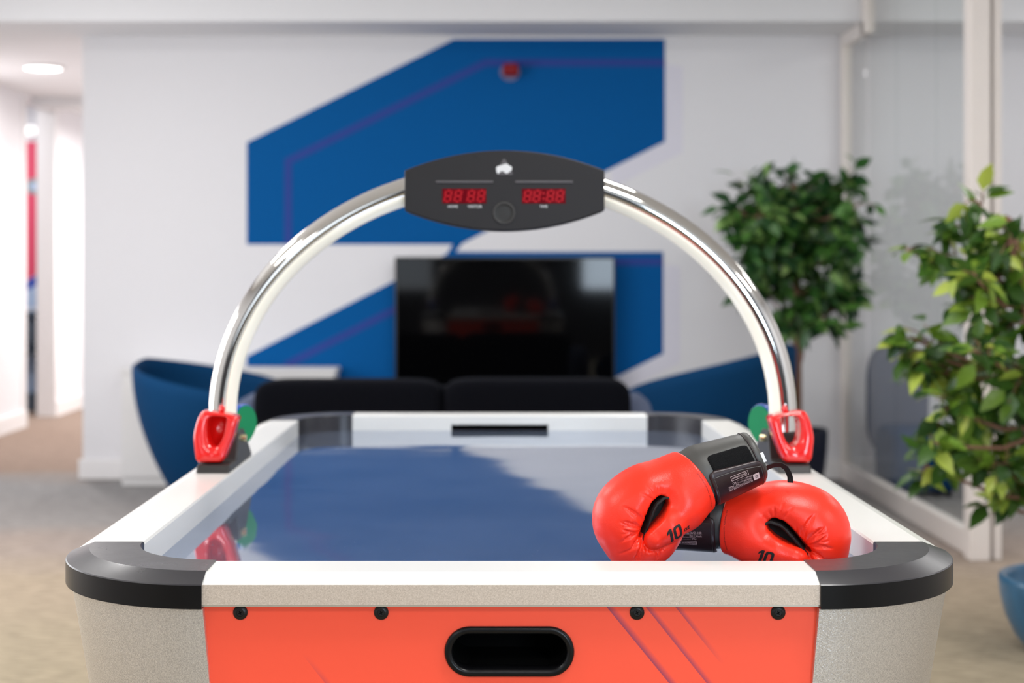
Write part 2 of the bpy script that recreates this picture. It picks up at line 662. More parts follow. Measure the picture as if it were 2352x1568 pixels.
def leaf_mat(name, dark, mid, light, young):
    N = Nodes(name)
    b = N.b
    b.inputs['Roughness'].default_value = 0.36
    g = N.n('ShaderNodeNewGeometry')
    cr = N.n('ShaderNodeValToRGB')
    e = cr.color_ramp.elements
    e[0].position = 0.0
    e[0].color = dark
    e[1].position = 1.0
    e[1].color = young
    x = e.new(0.45)
    x.color = mid
    x = e.new(0.82)
    x.color = light
    N.l(g.outputs['Random Per Island'], cr.inputs['Fac'])
    N.l(cr.outputs['Color'], b.inputs['Base Color'])
    tl = N.n('ShaderNodeBsdfTranslucent')
    N.l(cr.outputs['Color'], tl.inputs['Color'])
    mx = N.n('ShaderNodeMixShader')
    mx.inputs[0].default_value = 0.22
    out = N.t.nodes['Material Output']
    N.l(b.outputs[0], mx.inputs[1])
    N.l(tl.outputs[0], mx.inputs[2])
    N.l(mx.outputs[0], out.inputs['Surface'])
    return N.m


M['leaf_near'] = leaf_mat('ficus_leaf_bright', rgb(34, 68, 26), rgb(68, 106, 36), rgb(112, 146, 48), rgb(196, 210, 92))
M['leaf_far'] = leaf_mat('ficus_leaf_deep', rgb(20, 52, 26), rgb(48, 94, 44), rgb(92, 142, 60), rgb(152, 186, 108))

# ------------------------------------------------------------------ the room
YW = 9.55            # mural wall
XL = -3.77           # left wall / corridor
XR = 4.6
YF = -3.0
ZC = 3.0


def sbox(name, m, *b, **kw):
    return structure(MB().box(*b).out(name, m, **kw))


sbox('floor', M['carpet'], -6.5, XR + 0.1, YF - 0.1, 15.6, -0.1, 0)
sbox('ceiling', M['ceil'], XL - 0.14, XR + 0.1, YF - 0.1, YW, ZC, ZC + 0.1)
wall_back = sbox('wall_back', M['wall'], -2.478, XR, YW, YW + 0.15, 0, ZC)
sbox('wall_right', M['wall'], XR, XR + 0.1, YF, YW + 0.15, 0, ZC)
# left wall with the doorway of the corridor at its far end
wl = MB()
wl.box(XL - 0.14, XL, YF, 2.9, 0, ZC).box(XL - 0.14, XL, 7.5, 12.7, 0, ZC)
wl.box(XL - 0.14, XL, 2.9, 7.5, 0, 0.75).box(XL - 0.14, XL, 2.9, 7.5, 2.45, ZC)
wl.box(XL - 0.14, XL, 13.6, 15.5, 0, ZC)
wl.box(XL - 0.14, XL, 12.7, 13.6, 2.66, ZC)
structure(wl.out('wall_left', M['wall']))
# unseen front wall with two windows, its dark colour added to weaken reflections
wf = MB()
wf.box(XL, -2.4, YF - 0.1, YF, 0, ZC)
wf.box(-0.8, 1.3, YF - 0.1, YF, 0, ZC)
wf.box(2.5, XR, YF - 0.1, YF, 0, ZC)
for a, b_ in ((-2.4, -0.8), (1.3, 2.5)):
    wf.box(a, b_, YF - 0.1, YF, 0, 1.0)
    wf.box(a, b_, YF - 0.1, YF, 2.5, ZC)
structure(wf.out('wall_front', mat('reflection_dimming_wall', rgb(74, 74, 78), 0.8, spec=0.2)))
for i, (a, b_) in enumerate(((-2.4, -0.8), (1.3, 2.5))):
    f = MB()
    for x in (a, (a + b_) / 2 - 0.03, b_ - 0.06):
        f.box(x, x + 0.06, YF - 0.08, YF - 0.02, 1.0, 2.5)
    f.box(a, b_, YF - 0.08, YF - 0.02, 1.0, 1.06)
    f.box(a, b_, YF - 0.08, YF - 0.02, 2.44, 2.5)
    structure(f.out('window_%d' % (i + 2), M['trim']))
f = MB()
for y in (2.9, 4.4, 5.95, 7.44):
    f.box(XL - 0.10, XL - 0.03, y, y + 0.06, 0.75, 2.45)
f.box(XL - 0.10, XL - 0.03, 2.9, 7.5, 0.75, 0.81)
f.box(XL - 0.10, XL - 0.03, 2.9, 7.5, 2.39, 2.45)
structure(f.out('window_4', M['trim']))
# bulkhead along the mural wall, corridor ceiling, corridor end
sbox('trim_1', M['ceil'], XL, XR, 9.0, YW + 0.15, 2.70, ZC)
sbox('ceiling_corridor', M['ceil'], XL, -1.0, YW + 0.15, 15.5, 2.70, ZC)
sbox('trim_2', M['ceil'], XL, -1.0, 12.95, 13.25, 2.62, 2.70)
sbox('wall_corridor_right', M['wall'], -1.0, -0.9, YW + 0.15, 15.5, 0, ZC)
sbox('wall_corridor_end', M['wall'], XL, -0.9, 15.5, 15.6, 0, ZC)
sbox('wall_side_room', M['wall'], -6.4, XL - 0.14, 14.45, 14.55, 0, ZC)
sbox('wall_side_room_left', M['wall'], -6.5, -6.4, 11.9, 14.5, 0, ZC)
sbox('wall_side_room_front', M['wall'], -6.4, XL - 0.14, 11.9, 12.0, 0, ZC)
sbox('ceiling_side_room', M['ceil'], -6.4, XL - 0.14, 12.0, 14.5, 2.92, ZC)
# skirting boards
sbox('baseboard_back', M['trim'], -2.50, XR, YW - 0.018, YW, 0, 0.12, bevel=0.004)
bl = MB().box(XL, XL + 0.02, YF, 12.72, 0, 0.13).box(XL, XL + 0.02, 13.58, 15.5, 0, 0.13)
structure(bl.out('baseboard_left', M['trim']))
# doorway lining
dl = MB().box(XL - 0.15, XL + 0.012, 13.57, 13.66, 0, 2.66).box(XL - 0.15, XL + 0.012, 12.64, 12.72, 0, 2.66)
structure(dl.out('door_1', M['trim']))


def mural(name, pts, m, y0=0.0025, y1=0.0):
    P = [(PX(x, y, YW).x, PX(x, y, YW).z) for x, y in pts]
    MB().prism(P, lambda p, t: (p[0], t, p[1]), YW - y0, YW).out(name, m, wall_back)


mural('painted_mural', [(567, 327), (1042, 90), (1527, 90), (1527, 325), (1058, 561), (567, 561)], M['mural'])
mural('painted_mural', [(1040, 560), (1061, 560), (1047, 578), (1523, 578), (1523, 812), (1045, 1052), (567, 1052), (567, 818), (1026, 583)], M['mural'])
mural('pale_tint', [(1528, 147), (1568, 152), (1568, 350), (1404, 432), (1404, 389), (1528, 326)], M['mural_pale'], 0.0015)
mural('pale_tint', [(1524, 607), (1562, 612), (1562, 832), (1420, 905), (1420, 866), (1524, 814)], M['mural_pale'], 0.0015)


def stripe(pts, wpx):
    """mitred band as one flat strip"""
    P = [Vector(p) for p in pts]
    L, R_ = [], []
    for i, p in enumerate(P):
        d0 = (p - P[i - 1]).normalized() if i else (P[1] - p).normalized()
        d1 = (P[i + 1] - p).normalized() if i < len(P) - 1 else d0
        n0, n1 = Vector((-d0.y, d0.x)), Vector((-d1.y, d1.x))
        m_ = (n0 + n1).normalized()
        k = wpx / 2 / max(0.3, m_.dot(n0))
        L.append(p + m_ * k)
        R_.append(p - m_ * k)
    q = [(PX(v.x, v.y, YW).x, PX(v.x, v.y, YW).z) for v in L + R_[::-1]]
    n = len(P)
    mb = MB()
    V = [(x, YW - 0.004, z) for x, z in q]
    mb.add(V, [(i, i + 1, 2 * n - 2 - i, 2 * n - 1 - i) for i in range(n - 1)])
    V2 = [(x, YW - 0.001, z) for x, z in q]
    mb.add(V2, [])
    for i in range(2 * n):
        j = (i + 1) % (2 * n)
        mb.F.append((i, j, 2 * n + j, 2 * n + i))
    mb.out('violet_line', M['mural_line'], wall_back)


stripe([(662, 561), (662, 370), (1116, 144), (1527, 144)], 17)
stripe([(662, 1052), (662, 836), (1120, 601), (1523, 601)], 17)

# ------------------------------------------------------------------ glass partition on the right
win = bpy.data.objects.new('window_1', None)
COL.objects.link(win)
structure(win)
GX = 2.16
fr = MB()
fr.box(2.105, 2.195, 6.86, 6.96, 0, ZC)
fr.out('partition_post', M['frame'], win, bevel=0.006)
MB().box(2.213, 2.25, 6.88, 6.97, 0, ZC).out('partition_post', M['frame'], win, bevel=0.005)
MB().box(2.13, 2.19, 6.96, 9.46, 0, 0.11).out('bottom_rail', M['frame'], win, bevel=0.006)
MB().box(2.13, 2.19, 9.46, 9.53, 0.0, 2.698).out('partition_post', M['frame'], win, bevel=0.006)
MB().box(2.13, 2.19, 8.93, 9.46, 2.62, 2.698).out('top_rail', M['frame'], win, bevel=0.006)
MB().box(2.13, 2.19, 8.90, 8.99, 2.62, ZC).out('partition_post', M['frame'], win, bevel=0.006)
for a, b_, zt in ((6.965, 7.57, 2.99), (7.577, 8.31, 2.99), (8.317, 8.89, 2.99), (8.995, 9.455, 2.615)):
    MB().box(GX - 0.005, GX + 0.005, a, b_, 0.112, zt).out('pane', M['glass'], win)

# ------------------------------------------------------------------ air hockey table
TX, TY = 0.0297, 3.376
table = thing('air_hockey_table', 'large air hockey table with orange end panel, white rails and a chrome scoring arch', 'game table', (TX, TY, 0))
ZR = 0.86            # rail top
ZP = 0.816           # playfield
HWI, HWT, HWO = 0.5595, 0.6357, 0.6657
HLI, HLT, HLO = 1.119, 1.202, 1.232
SX, SY = 0.4227, 0.970
CH = 0.003           # small edge rounding


def rail_profile(i, t, o):
    return [(i, ZP - 0.012), (i, ZR - CH), (i + CH, ZR), (t, ZR), (o, ZR - 0.012), (o, 0.8206), (o - 0.03, 0.8206), (o - 0.03, ZP - 0.012)]


# playfield slab
MB().box(-HWI - 0.01, HWI + 0.01, -HLI - 0.01, HLI + 0.01, 0.792, ZP).out('playfield', M['playfield'], table)
for s in (-1, 1):
    MB().prism(rail_profile(HWI, HWT, HWO), lambda p, t: (s * p[0], t, p[1]), -SY, SY).out('side_rail', M['alu'], table)
# end rails with the goal slot
GW, GZ = 0.139, 0.0175
for s in (-1, 1):
    e = MB()
    prof = rail_profile(HLI, HLT, HLO)
    fn = lambda p, t: (t, s * p[0], p[1])
    e.prism(prof, fn, -SX, -GW)
    e.prism(prof, fn, GW, SX)
    up = [(HLI, ZP + GZ)] + prof[1:5] + [(HLO, ZP + GZ)]
    e.prism(up, fn, -GW, GW)
    lo = [(HLO - 0.03, 0.8206), (HLO - 0.03, ZP + GZ), (HLO, ZP + GZ), (HLO, 0.8206)]
    e.prism(lo, fn, -GW, GW)
    er = e.out('end_rail', M['alu'], table)
    g = MB().box(-GW, GW, s * (HLI + 0.012), s * (HLO - 0.033), ZP + 0.0005, ZP + GZ - 0.0005)
    g.out('goal_slot', M['blackhole'], er)
    for x in (-0.327, -0.122, 0.148, 0.349):
        sc = MB().disc_y(x, 0.8385, s * (HLI - 0.0012), s * (HLI + 0.001), 0.006, 14)
        sc.out('rail_screw', M['alu'], er)
    # speckled fascia on the outer face
    MB().box(-SX, SX, s * HLO, s * (HLO + 0.0012), 0.8206, ZR - 0.0122).out('end_fascia', M['speckled'], table,
                                                                             label='speckled champagne metal strip')
    MB().box(-SX, SX, s * (HLO - 0.03), s * (HLO - 0.002), 0.8175, 0.8206).out('fascia_lip', M['steel'], table)

# corner caps: swept profile
CZ = 0.0015


def cap_ring(th, sx, sy):
    ce = (sx * SX, sy * SY)
    c, s_ = math.cos(th), math.sin(th)
    prof = [(HWI - SX, HLI - SY, ZP - 0.015), (HWI - SX, HLI - SY, ZR + CZ - 0.002), (HWI - SX + 0.002, HLI - SY + 0.002, ZR + CZ),
            (HWT - SX, HLT - SY, ZR + CZ), (HWT - SX + 0.001, HLT - SY + 0.001, ZR + CZ - 0.0006),
            (HWO - SX + 0.003, HLO - SY + 0.003, ZR - 0.011), (HWO - SX + 0.0045, HLO - SY + 0.0045, ZR - 0.0125),
            (HWO - SX + 0.0045, HLO - SY + 0.0045, 0.815), (HWO - SX - 0.04, HLO - SY - 0.04, 0.813),
            (HWO - SX - 0.04, HLO - SY - 0.04, ZP - 0.015)]
    return [(ce[0] + sx * rx * c, ce[1] + sy * ry * s_, z) for rx, ry, z in prof]


for sx in (-1, 1):
    for sy in (-1, 1):
        r = [cap_ring(PI / 2 * k / 28, sx, sy) for k in range(29)]
        full = MB().loft(r)
        me_v, me_f = full.V, full.F
        # top and bevel are satin charcoal, the upright face is gloss black
        n = 10
        top = [f for f in me_f if not (len(f) == 4 and all(v % n in (6, 7) for v in f))]
        side = [f for f in me_f if len(f) == 4 and all(v % n in (6, 7) for v in f)]
        o = mesh('corner_cap', me_v, top + side, M['cap'], table, label='charcoal plastic corner cap')
        o.data.materials.append(M['black'])
        for p in o.data.polygons:
            if len(p.vertices) == 4:
                if all(v % n in (6, 7) for v in p.vertices):
                    p.material_index = 1
                p.use_smooth = False
        for p in o.data.polygons:
            p.use_smooth = len(p.vertices) == 4
        o.data.set_sharp_from_angle(angle=math.radians(14))

# corner legs: tapering hammered shells
for sx in (-1, 1):
    for sy in (-1, 1):
        rings = []
        for z in (0.8145, 0.7, 0.55, 0.4, 0.2, 0.03):
            d = 0.815 - z
            seam = SX - 0.08 * d
            ox = HWO - SX - 0.004 - 0.155 * d + (SX - seam)
            oy = HLO - SY - 0.004 - 0.05 * d
            sy0 = SY - 0.10 * d
            oy += (SY - sy0)
            outer = []
            inner = []
            for k in range(19):
                t = PI / 2 * k / 18
                outer.append((sx * (seam + ox * math.cos(t)), sy * (sy0 + oy * math.sin(t)), z))
                inner.append((sx * (seam + (ox - 0.025) * math.cos(t)), sy * (sy0 + (oy - 0.025) * math.sin(t)), z))
            rings.append(outer + inner[::-1])
        o = MB().loft(rings).out('corner_leg', M['hammered'], table, smooth=True, label='hammered silver corner leg')
        o.data.set_sharp_from_angle(angle=math.radians(40))
        ft = MB().lathe([(0.03, 0.0), (0.03, 0.02), (0.012, 0.022), (0.012, 0.05)], 20, (sx * (SX + 0.09), sy * (SY + 0.10), 0))
        ft.out('levelling_foot', M['black'], o)

# cabinet panels
def stadium(cx, cz, hw, hh, n=24):
    P = []
    for k in range(n + 1):
        a = PI / 2 - PI * k / n
        P.append((cx + (hw - hh) + hh * math.cos(a), cz + hh * math.sin(a)))
    for k in range(n + 1):
        a = -PI / 2 - PI * k / n
        P.append((cx - (hw - hh) + hh * math.cos(a), cz + hh * math.sin(a)))
    return P


YPAN = HLO - 0.017
pan_top, pan_bot = 0.8195, 0.46
HX, HZ = -0.002, 0.7529
for s in (-1, 1):
    hole = stadium(HX, HZ, 0.082, 0.0285)
    rect = []
    hwp = 0.432
    for x, z in hole:
        dx, dz = x - HX, z - HZ
        k = min((hwp - HX * (1 if dx > 0 else -1)) / abs(dx) if abs(dx) > 1e-6 else 1e9,
                ((pan_top - HZ) if dz > 0 else (HZ - pan_bot)) / abs(dz) if abs(dz) > 1e-6 else 1e9)
        rect.append((HX + dx * k, HZ + dz * k))
    # snap nearest points to the rectangle's corners
    for cxz in ((-hwp, pan_top), (hwp, pan_top), (hwp, pan_bot), (-hwp, pan_bot)):
        i = min(range(len(rect)), key=lambda q: (rect[q][0] - cxz[0]) ** 2 + (rect[q][1] - cxz[1]) ** 2)
        rect[i] = cxz
    n = len(hole)
    V = [(x, s * YPAN, z) for x, z in hole] + [(x, s * YPAN, z) for x, z in rect]
    V += [(x, s * (YPAN - 0.018), z) for x, z in hole] + [(x, s * (YPAN - 0.018), z) for x, z in rect]
    F = []
    for i in range(n):
        j = (i + 1) % n
        F += [(i, j, n + j, n + i), (2 * n + i, 3 * n + i, 3 * n + j, 2 * n + j), (i, 2 * n + i, 2 * n + j, j), (n + i, n + j, 3 * n + j, 3 * n + i)]
    ep = mesh('end_panel', V, F, M['orange'], table, label='bright orange end panel with diagonal dark stripes')
    # puck return: rounded ring and pocket
    ringp = []
    for off, yy in ((0.0, 0.0), (0.0, 0.003), (0.0015, 0.0055), (0.006, 0.006), (0.0095, 0.0045), (0.0105, 0.0), (0.0105, -0.02)):
        ringp.append([(x, s * (YPAN + yy), z) for x, z in stadium(HX, HZ, 0.0893 - off, 0.0345 - off)])
    MB().loft(ringp, True, False).out('puck_return_ring', M['black'], ep, smooth=True)
    pk = []
    for off, yy in ((0.0, -0.0185), (0.0, -0.14)):
        pk.append([(x, s * (YPAN + yy), z) for x, z in stadium(HX, HZ, 0.081 - off, 0.0275 - off)])
    pm = MB().loft(pk, True, False)
    pm.F.append(tuple(range(len(pk[0]), 2 * len(pk[0]))))
    pm.out('puck_return_pocket', M['blackhole'], ep)
    for x in (-0.3728, -0.1787, 0.1738, 0.3683):
        sc = MB()
        nn = 24
        prof = [(0.0101, 0.0), (0.0101, 0.0018), (0.0085, 0.0034), (0.0052, 0.0042), (0.0046, 0.0034), (0.0018, 0.0034)]
        sc.loft([[(x + r_ * math.cos(2 * PI * k / nn), s * (YPAN + yy), 0.8065 + r_ * math.sin(2 * PI * k / nn)) for k in range(nn)]
                 for r_, yy in prof])
        so = sc.out('panel_screw', M['screw'], ep, smooth=True)
        so.data.set_sharp_from_angle(angle=math.radians(35))
        cr_ = MB()
        for a in (0.5, 0.5 + PI / 2):
            d = Vector((math.cos(a), 0, math.sin(a)))
            q = Vector((-d.z, 0, d.x)) * 0.0006
            c = Vector((x, s * (YPAN + 0.0036), 0.8065))
            cr_.add([c + d * 0.003 + q, c - d * 0.003 + q, c - d * 0.003 - q, c + d * 0.003 - q], [(0, 1, 2, 3)])
        cr_.out('screw_cross', M['blackhole'], ep)
for s in (-1, 1):
    MB().prism([(0.625, 0.8195), (0.643, 0.8195), (0.578, 0.46), (0.56, 0.46)], lambda p, t: (s * p[0], t, p[1]), -0.985, 0.985).out('side_panel', M['orange'], table, label='orange side panel')
MB().box(-0.556, 0.556, -1.19, 1.19, 0.462, 0.49).out('base_board', M['black'], table)

# scoring arch: one chrome tube
AY = 0.0
AXC = (1155 - 1124) * TY / FPX - TX      # arch centre in table coordinates
path = []
for z in (ZR - 0.002, 0.88, 0.90, 0.92, 0.94):
    path.append((AXC - 0.604, AY, z))
for k in range(0, 61):
    a = PI - PI * k / 60
    path.append((AXC + 0.604 * math.cos(a), AY, 0.963 + 0.515 * math.sin(a)))
for z in (0.94, 0.92, 0.90, 0.88, ZR - 0.002):
    path.append((AXC + 0.604, AY, z))
MB().tube(path, 0.0295, 24).out('scoring_arch', M['chrome'], table, smooth=True, label='chrome tube arch over the table')

# cream strip with a faint emission along the inner side of the arch
M['strip'] = mat('faint_glow_cream', rgb(246, 240, 222), 0.25, coat=0.3, emit=((1.0, 0.94, 0.78, 1), 0.2))
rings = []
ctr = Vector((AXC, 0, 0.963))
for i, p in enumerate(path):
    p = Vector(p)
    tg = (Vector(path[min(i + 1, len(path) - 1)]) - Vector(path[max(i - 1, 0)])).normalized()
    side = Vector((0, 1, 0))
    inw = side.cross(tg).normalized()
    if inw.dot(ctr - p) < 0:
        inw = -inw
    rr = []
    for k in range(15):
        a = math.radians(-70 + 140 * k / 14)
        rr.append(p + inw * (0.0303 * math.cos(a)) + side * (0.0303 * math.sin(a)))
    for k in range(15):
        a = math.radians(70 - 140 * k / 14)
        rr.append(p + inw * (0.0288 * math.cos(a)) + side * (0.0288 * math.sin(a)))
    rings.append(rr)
MB().loft(rings[1:-1]).out('cream_strip', M['strip'], table, smooth=True, label='pale cream faintly glowing strip along the inner side of the arch')

# scoreboard
BY = -0.05           # front face (table coordinates)
BS = (TY + BY) / FPX


def B(px, py):
    return ((px - 1124) * BS - TX, CAMZ - (py - 617) * BS)


outline = []
for k in range(25):
    t = k / 24
    x = 929 + 460 * t
    outline.append(B(x, 391 - 46 * (1 - (2 * t - 1) ** 2)))
for k in range(25):
    t = 1 - k / 24
    x = 929 + 460 * t
    outline.append(B(x, 484 + 46 * (1 - (2 * t - 1) ** 2)))
board = MB().prism(outline, lambda p, t: (p[0], t, p[1]), BY, BY + 0.10).out('scoreboard', M['board'], table, bevel=0.004, segs=3)


def bquad(mb, x0, y0, x1, y1, d0=0.0, d1=0.001, shear=0.0):
    P = [B(x0 + shear, y0), B(x1 + shear, y0), B(x1, y1), B(x0, y1)]
    mb.prism(P, lambda p, t: (p[0], t, p[1]), BY - d1, BY - d0)


def dpoly(mb, pts, d0=0.001, d1=0.0016):
    mb.prism([B(*p) for p in pts], lambda p, t: (p[0], t, p[1]), BY - d1, BY - d0)


def seven_seg(mb, cx, cy, wd, ht, th, sh=2.5):
    def q(pts):
        dpoly(mb, [(cx + x + sh * (-y) / (ht / 2), cy + y) for x, y in pts])
    w2, h2 = wd / 2, ht / 2
    g = 0.5
    q([(-w2 + th, -h2), (w2 - th, -h2), (w2 - th - 1, -h2 + th), (-w2 + th + 1, -h2 + th)])
    q([(-w2 + th, h2), (w2 - th, h2), (w2 - th - 1, h2 - th), (-w2 + th + 1, h2 - th)])
    q([(-w2 + th, -th / 2), (w2 - th, -th / 2), (w2 - th, th / 2), (-w2 + th, th / 2)])
    for sx_ in (-1, 1):
        q([(sx_ * w2, -h2 + g), (sx_ * (w2 - th), -h2 + th), (sx_ * (w2 - th), -g - 1), (sx_ * w2, -g)])
        q([(sx_ * w2, h2 - g), (sx_ * (w2 - th), h2 - th), (sx_ * (w2 - th), g + 1), (sx_ * w2, g)])


for x0, x1, colon in ((1016, 1117, False), (1199, 1299, True)):
    mb = MB()
    bquad(mb, x0, 433, x1, 467, 0.0, 0.001)
    mb.out('score_display', M['display'], board)
    cxs = (x0 + 13, x0 + 36, x0 + 66, x0 + 89) if not colon else (x0 + 12.5, x0 + 34, x0 + 65, x0 + 87)
    for c in cxs:
        d = MB()
        seven_seg(d, c, 450, 18, 29, 4.6)
        d.out('display_digit', M['segment'], board)
    if colon:
        d = MB()
        for yy in (444, 456):
            bquad(d, x0 + 47, yy - 2.5, x0 + 52, yy + 2.5, 0.001, 0.0016)
        d.out('display_colon', M['segment'], board)
for x0, x1 in ((1001, 1133), (1183, 1316)):
    mb = MB()
    bquad(mb, x0, 414.5, x1, 420.5, -0.001, 0.003)
    mb.out('raised_bar', M['board_line'], board, bevel=0.001)
for s_, cx, wpx in (('HOME', 1040, 23), ('VISITOR', 1090.5, 33), ('TIME', 1248.5, 18)):
    V, F = text_geo(s_, 1.0)
    wd = max(v[0] for v in V) - min(v[0] for v in V)
    k = wpx / wd
    mb = MB()
    mb.add([(B(cx + x * k, 474.5 - y * k)[0], BY - 0.0008, B(cx + x * k, 474.5 - y * k)[1]) for x, y in V], F)
    mb.out('lettering', M['print_white'], board, recalc=False)
# maker's mark: a grey rounded triangle behind a white swoosh
mb = MB()
dpoly(mb, [(1158, 364.5), (1161, 366), (1176, 394), (1178.5, 398), (1176, 401.5), (1144, 401.5), (1139, 398), (1141, 393), (1155, 366)], 0.0, 0.0006)
mb.out('mark_triangle', M['board_line'], board)
mb = MB()
dpoly(mb, [(1139.5, 385), (1142, 382), (1148, 380), (1158, 377), (1162, 375.5), (1166, 377), (1171, 380.5), (1175, 382.5),
           (1176.5, 386), (1175, 391), (1169, 396), (1163.5, 398.5), (1160, 397), (1157.5, 394), (1153.5, 392.5), (1149.5, 394), (1147, 397), (1143, 398.5), (1140, 393)], 0.0006, 0.0012)
mb.out('mark_swoosh', M['print_white'], board)
gx, gz = B(1158, 489)
mb = MB()
nn = 40
mb.loft([[(gx + r_ * math.cos(2 * PI * k / nn), BY - yy, gz + r_ * math.sin(2 * PI * k / nn)) for k in range(nn)]
         for r_, yy in ((0.024, 0.0), (0.0237, 0.003), (0.0215, 0.0045), (0.0205, 0.0036), (0.012, 0.0042))])
gr = mb.out('speaker_grille', M['grille'], board, smooth=True)
mb = MB()
for i in range(-9, 10):
    for j in range(-9, 10):
        x = i * 0.0027 + (j % 2) * 0.00135
        z = j * 0.0023
        if x * x + z * z < 0.0195 ** 2:
            P = [(gx + x + 0.0009 * math.cos(a), gz + z + 0.0009 * math.sin(a)) for a in (0, PI / 3, 2 * PI / 3, PI, 4 * PI / 3, 5 * PI / 3)]
            mb.add([(p[0], BY - 0.0047, p[1]) for p in P], [tuple(range(6))])
hol = mb.out('grille_holes', M['blackhole'], board)
for sxp, syp in ((939, 402), (939, 458), (1354, 396), (1356, 477), (1092, 361), (1091, 510), (1222, 509)):
    cx, cz = B(sxp, syp)
    MB().disc_y(cx, cz, BY - 0.0012, BY, 0.0024, 12).out('scoreboard_screw', M['screw'], board)

# holder brackets on the side rails (parts of the table)
RX = 0.598
for s in (-1, 1):
    prof = [(-0.160, ZR), (0.150, ZR), (0.142, ZR + 0.012), (0.040, ZR + 0.072), (-0.030, ZR + 0.072), (-0.062, ZR + 0.016), (-0.150, ZR + 0.016)]
    br = MB().prism(prof, lambda p, t: (t, p[0], p[1]), s * RX - 0.034, s * RX + 0.034).out('holder_bracket', M['grey'], table, bevel=0.003)
    bt = MB().tube([(s * (RX - 0.034), -0.004, ZR + 0.056), (s * (RX - 0.046), -0.004, ZR + 0.056)], 0.0075, 16)
    bt.out('bracket_bolt', M['brass'], br, smooth=False)


# pushers hung in the holders
def pusher_red(s, label):
    x0 = TX + s * RX
    t = thing('air_hockey_pusher', label, 'pusher', (x0, 3.238, ZR + 0.0165), 0, 'pushers in the side rail holders')
    mir = -s                                  # outline drawn for the left one (s=-1): +x is towards the table
    out_ = [(-29, 107), (-18, 108), (20, 103), (45, 96), (46.5, 92), (43, 78), (33, 44), (17, 4), (10, 2), (-37, 2), (-40, 8), (-45, 40), (-46, 55), (-43, 75), (-37, 95)]
    inn = [(-12, 95), (5, 97), (22, 94), (22, 80), (18, 58), (9, 41), (0, 35), (-10, 41), (-16, 57), (-17, 78)]
    n = 48

    def resample(P):
        P = [Vector(p) for p in P]
        # Catmull-Rom closed curve
        Q = []
        m_ = len(P)
        for i in range(m_):
            p0, p1, p2, p3 = P[i - 1], P[i], P[(i + 1) % m_], P[(i + 2) % m_]
            for k in range(8):
                u = k / 8
                Q.append(0.5 * ((2 * p1) + (-p0 + p2) * u + (2 * p0 - 5 * p1 + 4 * p2 - p3) * u * u + (-p0 + 3 * p1 - 3 * p2 + p3) * u ** 3))
        # by angle about the hole's centre
        c = Vector((3, 66))
        res = []
        for k in range(n):
            a = 2 * PI * k / n
            d = Vector((math.cos(a), math.sin(a)))
            best = None
            for i in range(len(Q)):
                A, B_ = Q[i] - c, Q[(i + 1) % len(Q)] - c
                den = d.x * (B_.y - A.y) - d.y * (B_.x - A.x)
                if abs(den) < 1e-9:
                    continue
                tt = (A.x * (B_.y - A.y) - A.y * (B_.x - A.x)) / den
                ss = (A.x * d.y - A.y * d.x) / den
                if tt > 0 and -1e-6 <= ss <= 1 + 1e-6:
                    if best is None or tt > best:
                        best = tt
            res.append(c + d * (best or 20))
        return res
    Po, Pi = resample(out_), resample(inn)

    def V3(p, y):
        # leans back with height
        return (mir * p.x / 1000, y + 0.13 * p.y / 1000, p.y / 1000)
    rings = []
    for k, (fo, y) in enumerate(((0.88, 0.053), (0.96, 0.051), (1.0, 0.045), (1.0, 0.012), (0.98, 0.005), (0.94, 0.001), (0.88, -0.0012))):
        c = Vector((3, 52))
        rings.append([V3(c + (p - c) * fo if True else p, y) for p in Po])
    # hand opening: front lip rolls into the hole
    hole = []
    for fo, y in ((1.07, -0.0012), (1.02, 0.002), (1.0, 0.007), (0.97, 0.045), (0.96, 0.052)):
        c = Vector((3, 66))
        hole.append([V3(c + (p - c) * fo, y) for p in Pi])
    allr = rings + hole
    mb = MB().loft(allr, True, False)
    if s < 0:
        mb.F.append(tuple(range((len(allr) - 1) * n, len(allr) * n)))
    # closing back annulus
    mb.F += [((len(allr) - 1) * n + i, i, (i + 1) % n, (len(allr) - 1) * n + (i + 1) % n) for i in range(n)] if s > 0 else []
    if s < 0:
        mb.F.append(tuple(range(n)))
    mb.out('pusher_body', M['red'], t, smooth=True)
    pk = MB().tube([V3(Vector((10, 101)), 0.018), V3(Vector((11, 116)), 0.018), V3(Vector((11, 119)), 0.018)], [0.0062, 0.005, 0.002], 12)
    pk.out('peg', M['red'], t, smooth=True)
    return t


pusher_red(-1, 'red pusher with a deep closed hand slot, on the rail left of the blue playfield')
pusher_red(1, 'red pusher with an open hand loop, on the right rail behind the boxing gloves')


